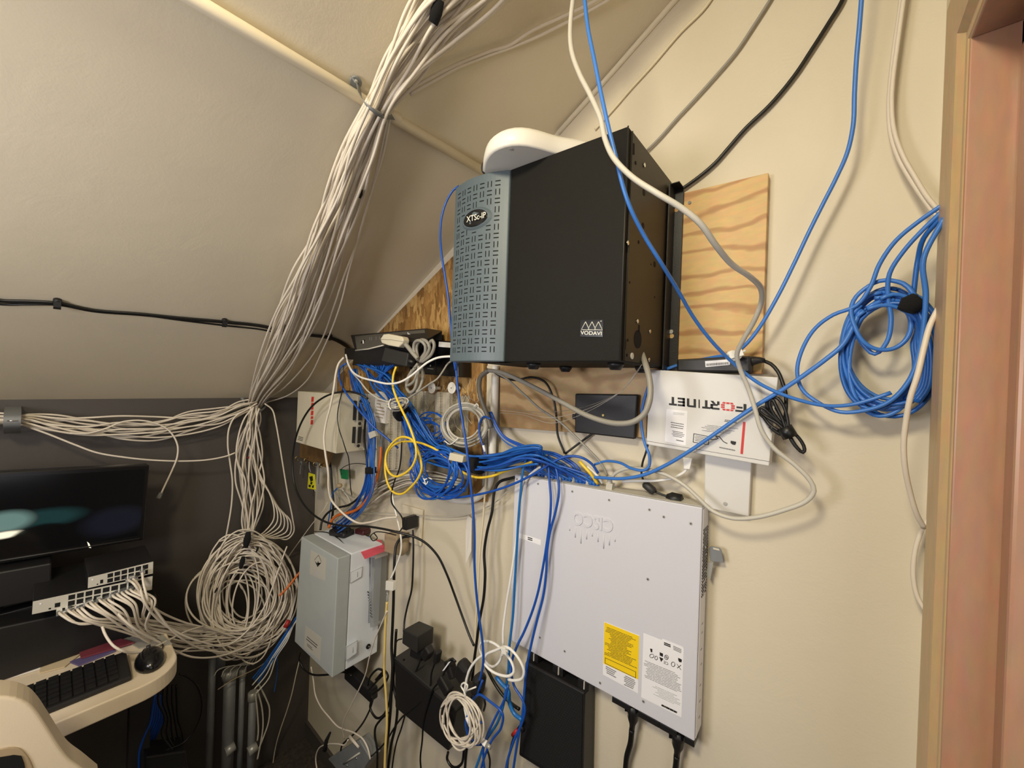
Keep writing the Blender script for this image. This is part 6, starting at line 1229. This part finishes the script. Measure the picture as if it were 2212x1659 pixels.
for k in range(5): cable('thin_wire', 'frayed pale wire at the head of the steel conduits', 'wire', [(462+k*16,1462),(470+k*15,1448-k),(490+k*12,1440-k*2),(515+k*8,1436),(540+k*5,1425-k*4)], [-1.72], .0016, MT['gcl'], 'x', group='frayed wires on the conduits')
gbw = 'blue wire in the taped bundle left of the grey enclosure'
for k in range(4): cable('network_cable', gbw, 'wire', [(648-k,1322+k),(632+k,1345),(612+k*2,1375+k*2),(588+k*2,1410+k*3),(566+k*3,1440+k*2),(545+k*4,1466+k*3)], [-1.62,-1.70], .0026, MT['bc'], 'x', group='taped blue wires')
for k in range(3): cable('network_cable', 'white wire in the taped bundle left of the grey enclosure', 'wire', [(650,1325+k),(634,1349+k),(612+k*4,1385),(590+k*4,1418),(570+k*5,1450+k*8),(545+k*4,1480+k*9)], [-1.62,-1.70], .0024, MT['wc2'], 'x', group='taped white wires')
m = Mesh(); m.tube(points([(616,1355),(624,1340)], -1.615, 'x'), .0085, 10); tag(obj('tape_wrap', m, MT['redd']), 'red tape around the blue and white wires left of the enclosure', 'tape')
for k, pp in enumerate([[(560,1480),(575,1510),(582,1530),(580,1560),(570,1590),(558,1620)], [(556,1490),(566,1530),(568,1570),(562,1610),(556,1640)], [(552,1500),(556,1540),(558,1580),(556,1600)], [(470,1490),(500,1470),(560,1440),(600,1410)]]):
    cable('thin_wire', ['pale wire curving right of the steel conduits', 'second pale wire hanging beside the rightmost conduit', 'short pale wire on the rightmost conduit', 'brown wire passing up behind the steel conduits'][k], 'wire', pp, [-1.71], .0028 if k < 3 else .0016, MT['gcl' if k < 3 else 'tan'], 'x')
cable('network_cable', 'faint blue wire hanging below the taped bundle', 'wire', [(596,1398),(599,1430),(597,1465),(592,1495)], [-1.74], .0022, MT['bc'], 'x')
cable('power_cable', 'black cable looping behind the end of the beige shelf', 'cable', [(388,1455),(405,1462),(425,1480),(436,1510),(434,1545),(418,1580),(395,1605),(365,1618),(340,1628)], [-1.62], .0030, MT['kc'], 'x')
for k in range(5): cable('network_cable', 'dark cable hanging in the tangle under the beige shelf', 'cable', [(345+k*9,1480),(342+k*10,1515),(356+k*7,1550),(350+k*11,1585),(372+k*6,1620)], [-1.60-.03*k], .0032, MT['kc'], 'x', group='dark cables under the shelf')
for k in range(6): cable('network_cable', 'blue cable in the tangle under the beige shelf', 'cable', [(335+k*3,1500),(330+k*4,1530),(325+k*6,1560-k*3),(312+k*5,1590),(302+k*5,1620),(300+k*4,1660)], [-1.64-.02*k], .0034, MT['bcd'], 'x', group='blue cables under the shelf')
c = thing('metal_leg', 'dark steel post standing under the beige shelf', 'post', at_x(300, 1700, -1.66)); a, b = at_x(302, 1500, -1.66), at_x(290, 1700, -1.66); a[2] = TZ-.045
m = Mesh(); m.box((a[0]-.02, a[1]-.025, 0.0), (a[0]+.02, a[1]+.025, a[2])); obj('post', m, MT['dgrey'], c, .002)
c = thing('floor_adapter', 'black adapter lying low under the cables left of the steel conduits', 'power adapter', at_x(360, 1680, -1.60)); m = Mesh(); quad = [at_x(a, b, -1.60) for a, b in [(315,1635),(402,1622),(410,1700),(318,1700)]]; m.hexa(quad+[p+V([-.08, 0, 0]) for p in quad]); obj('case', m, MT['blackp'], c, .004)
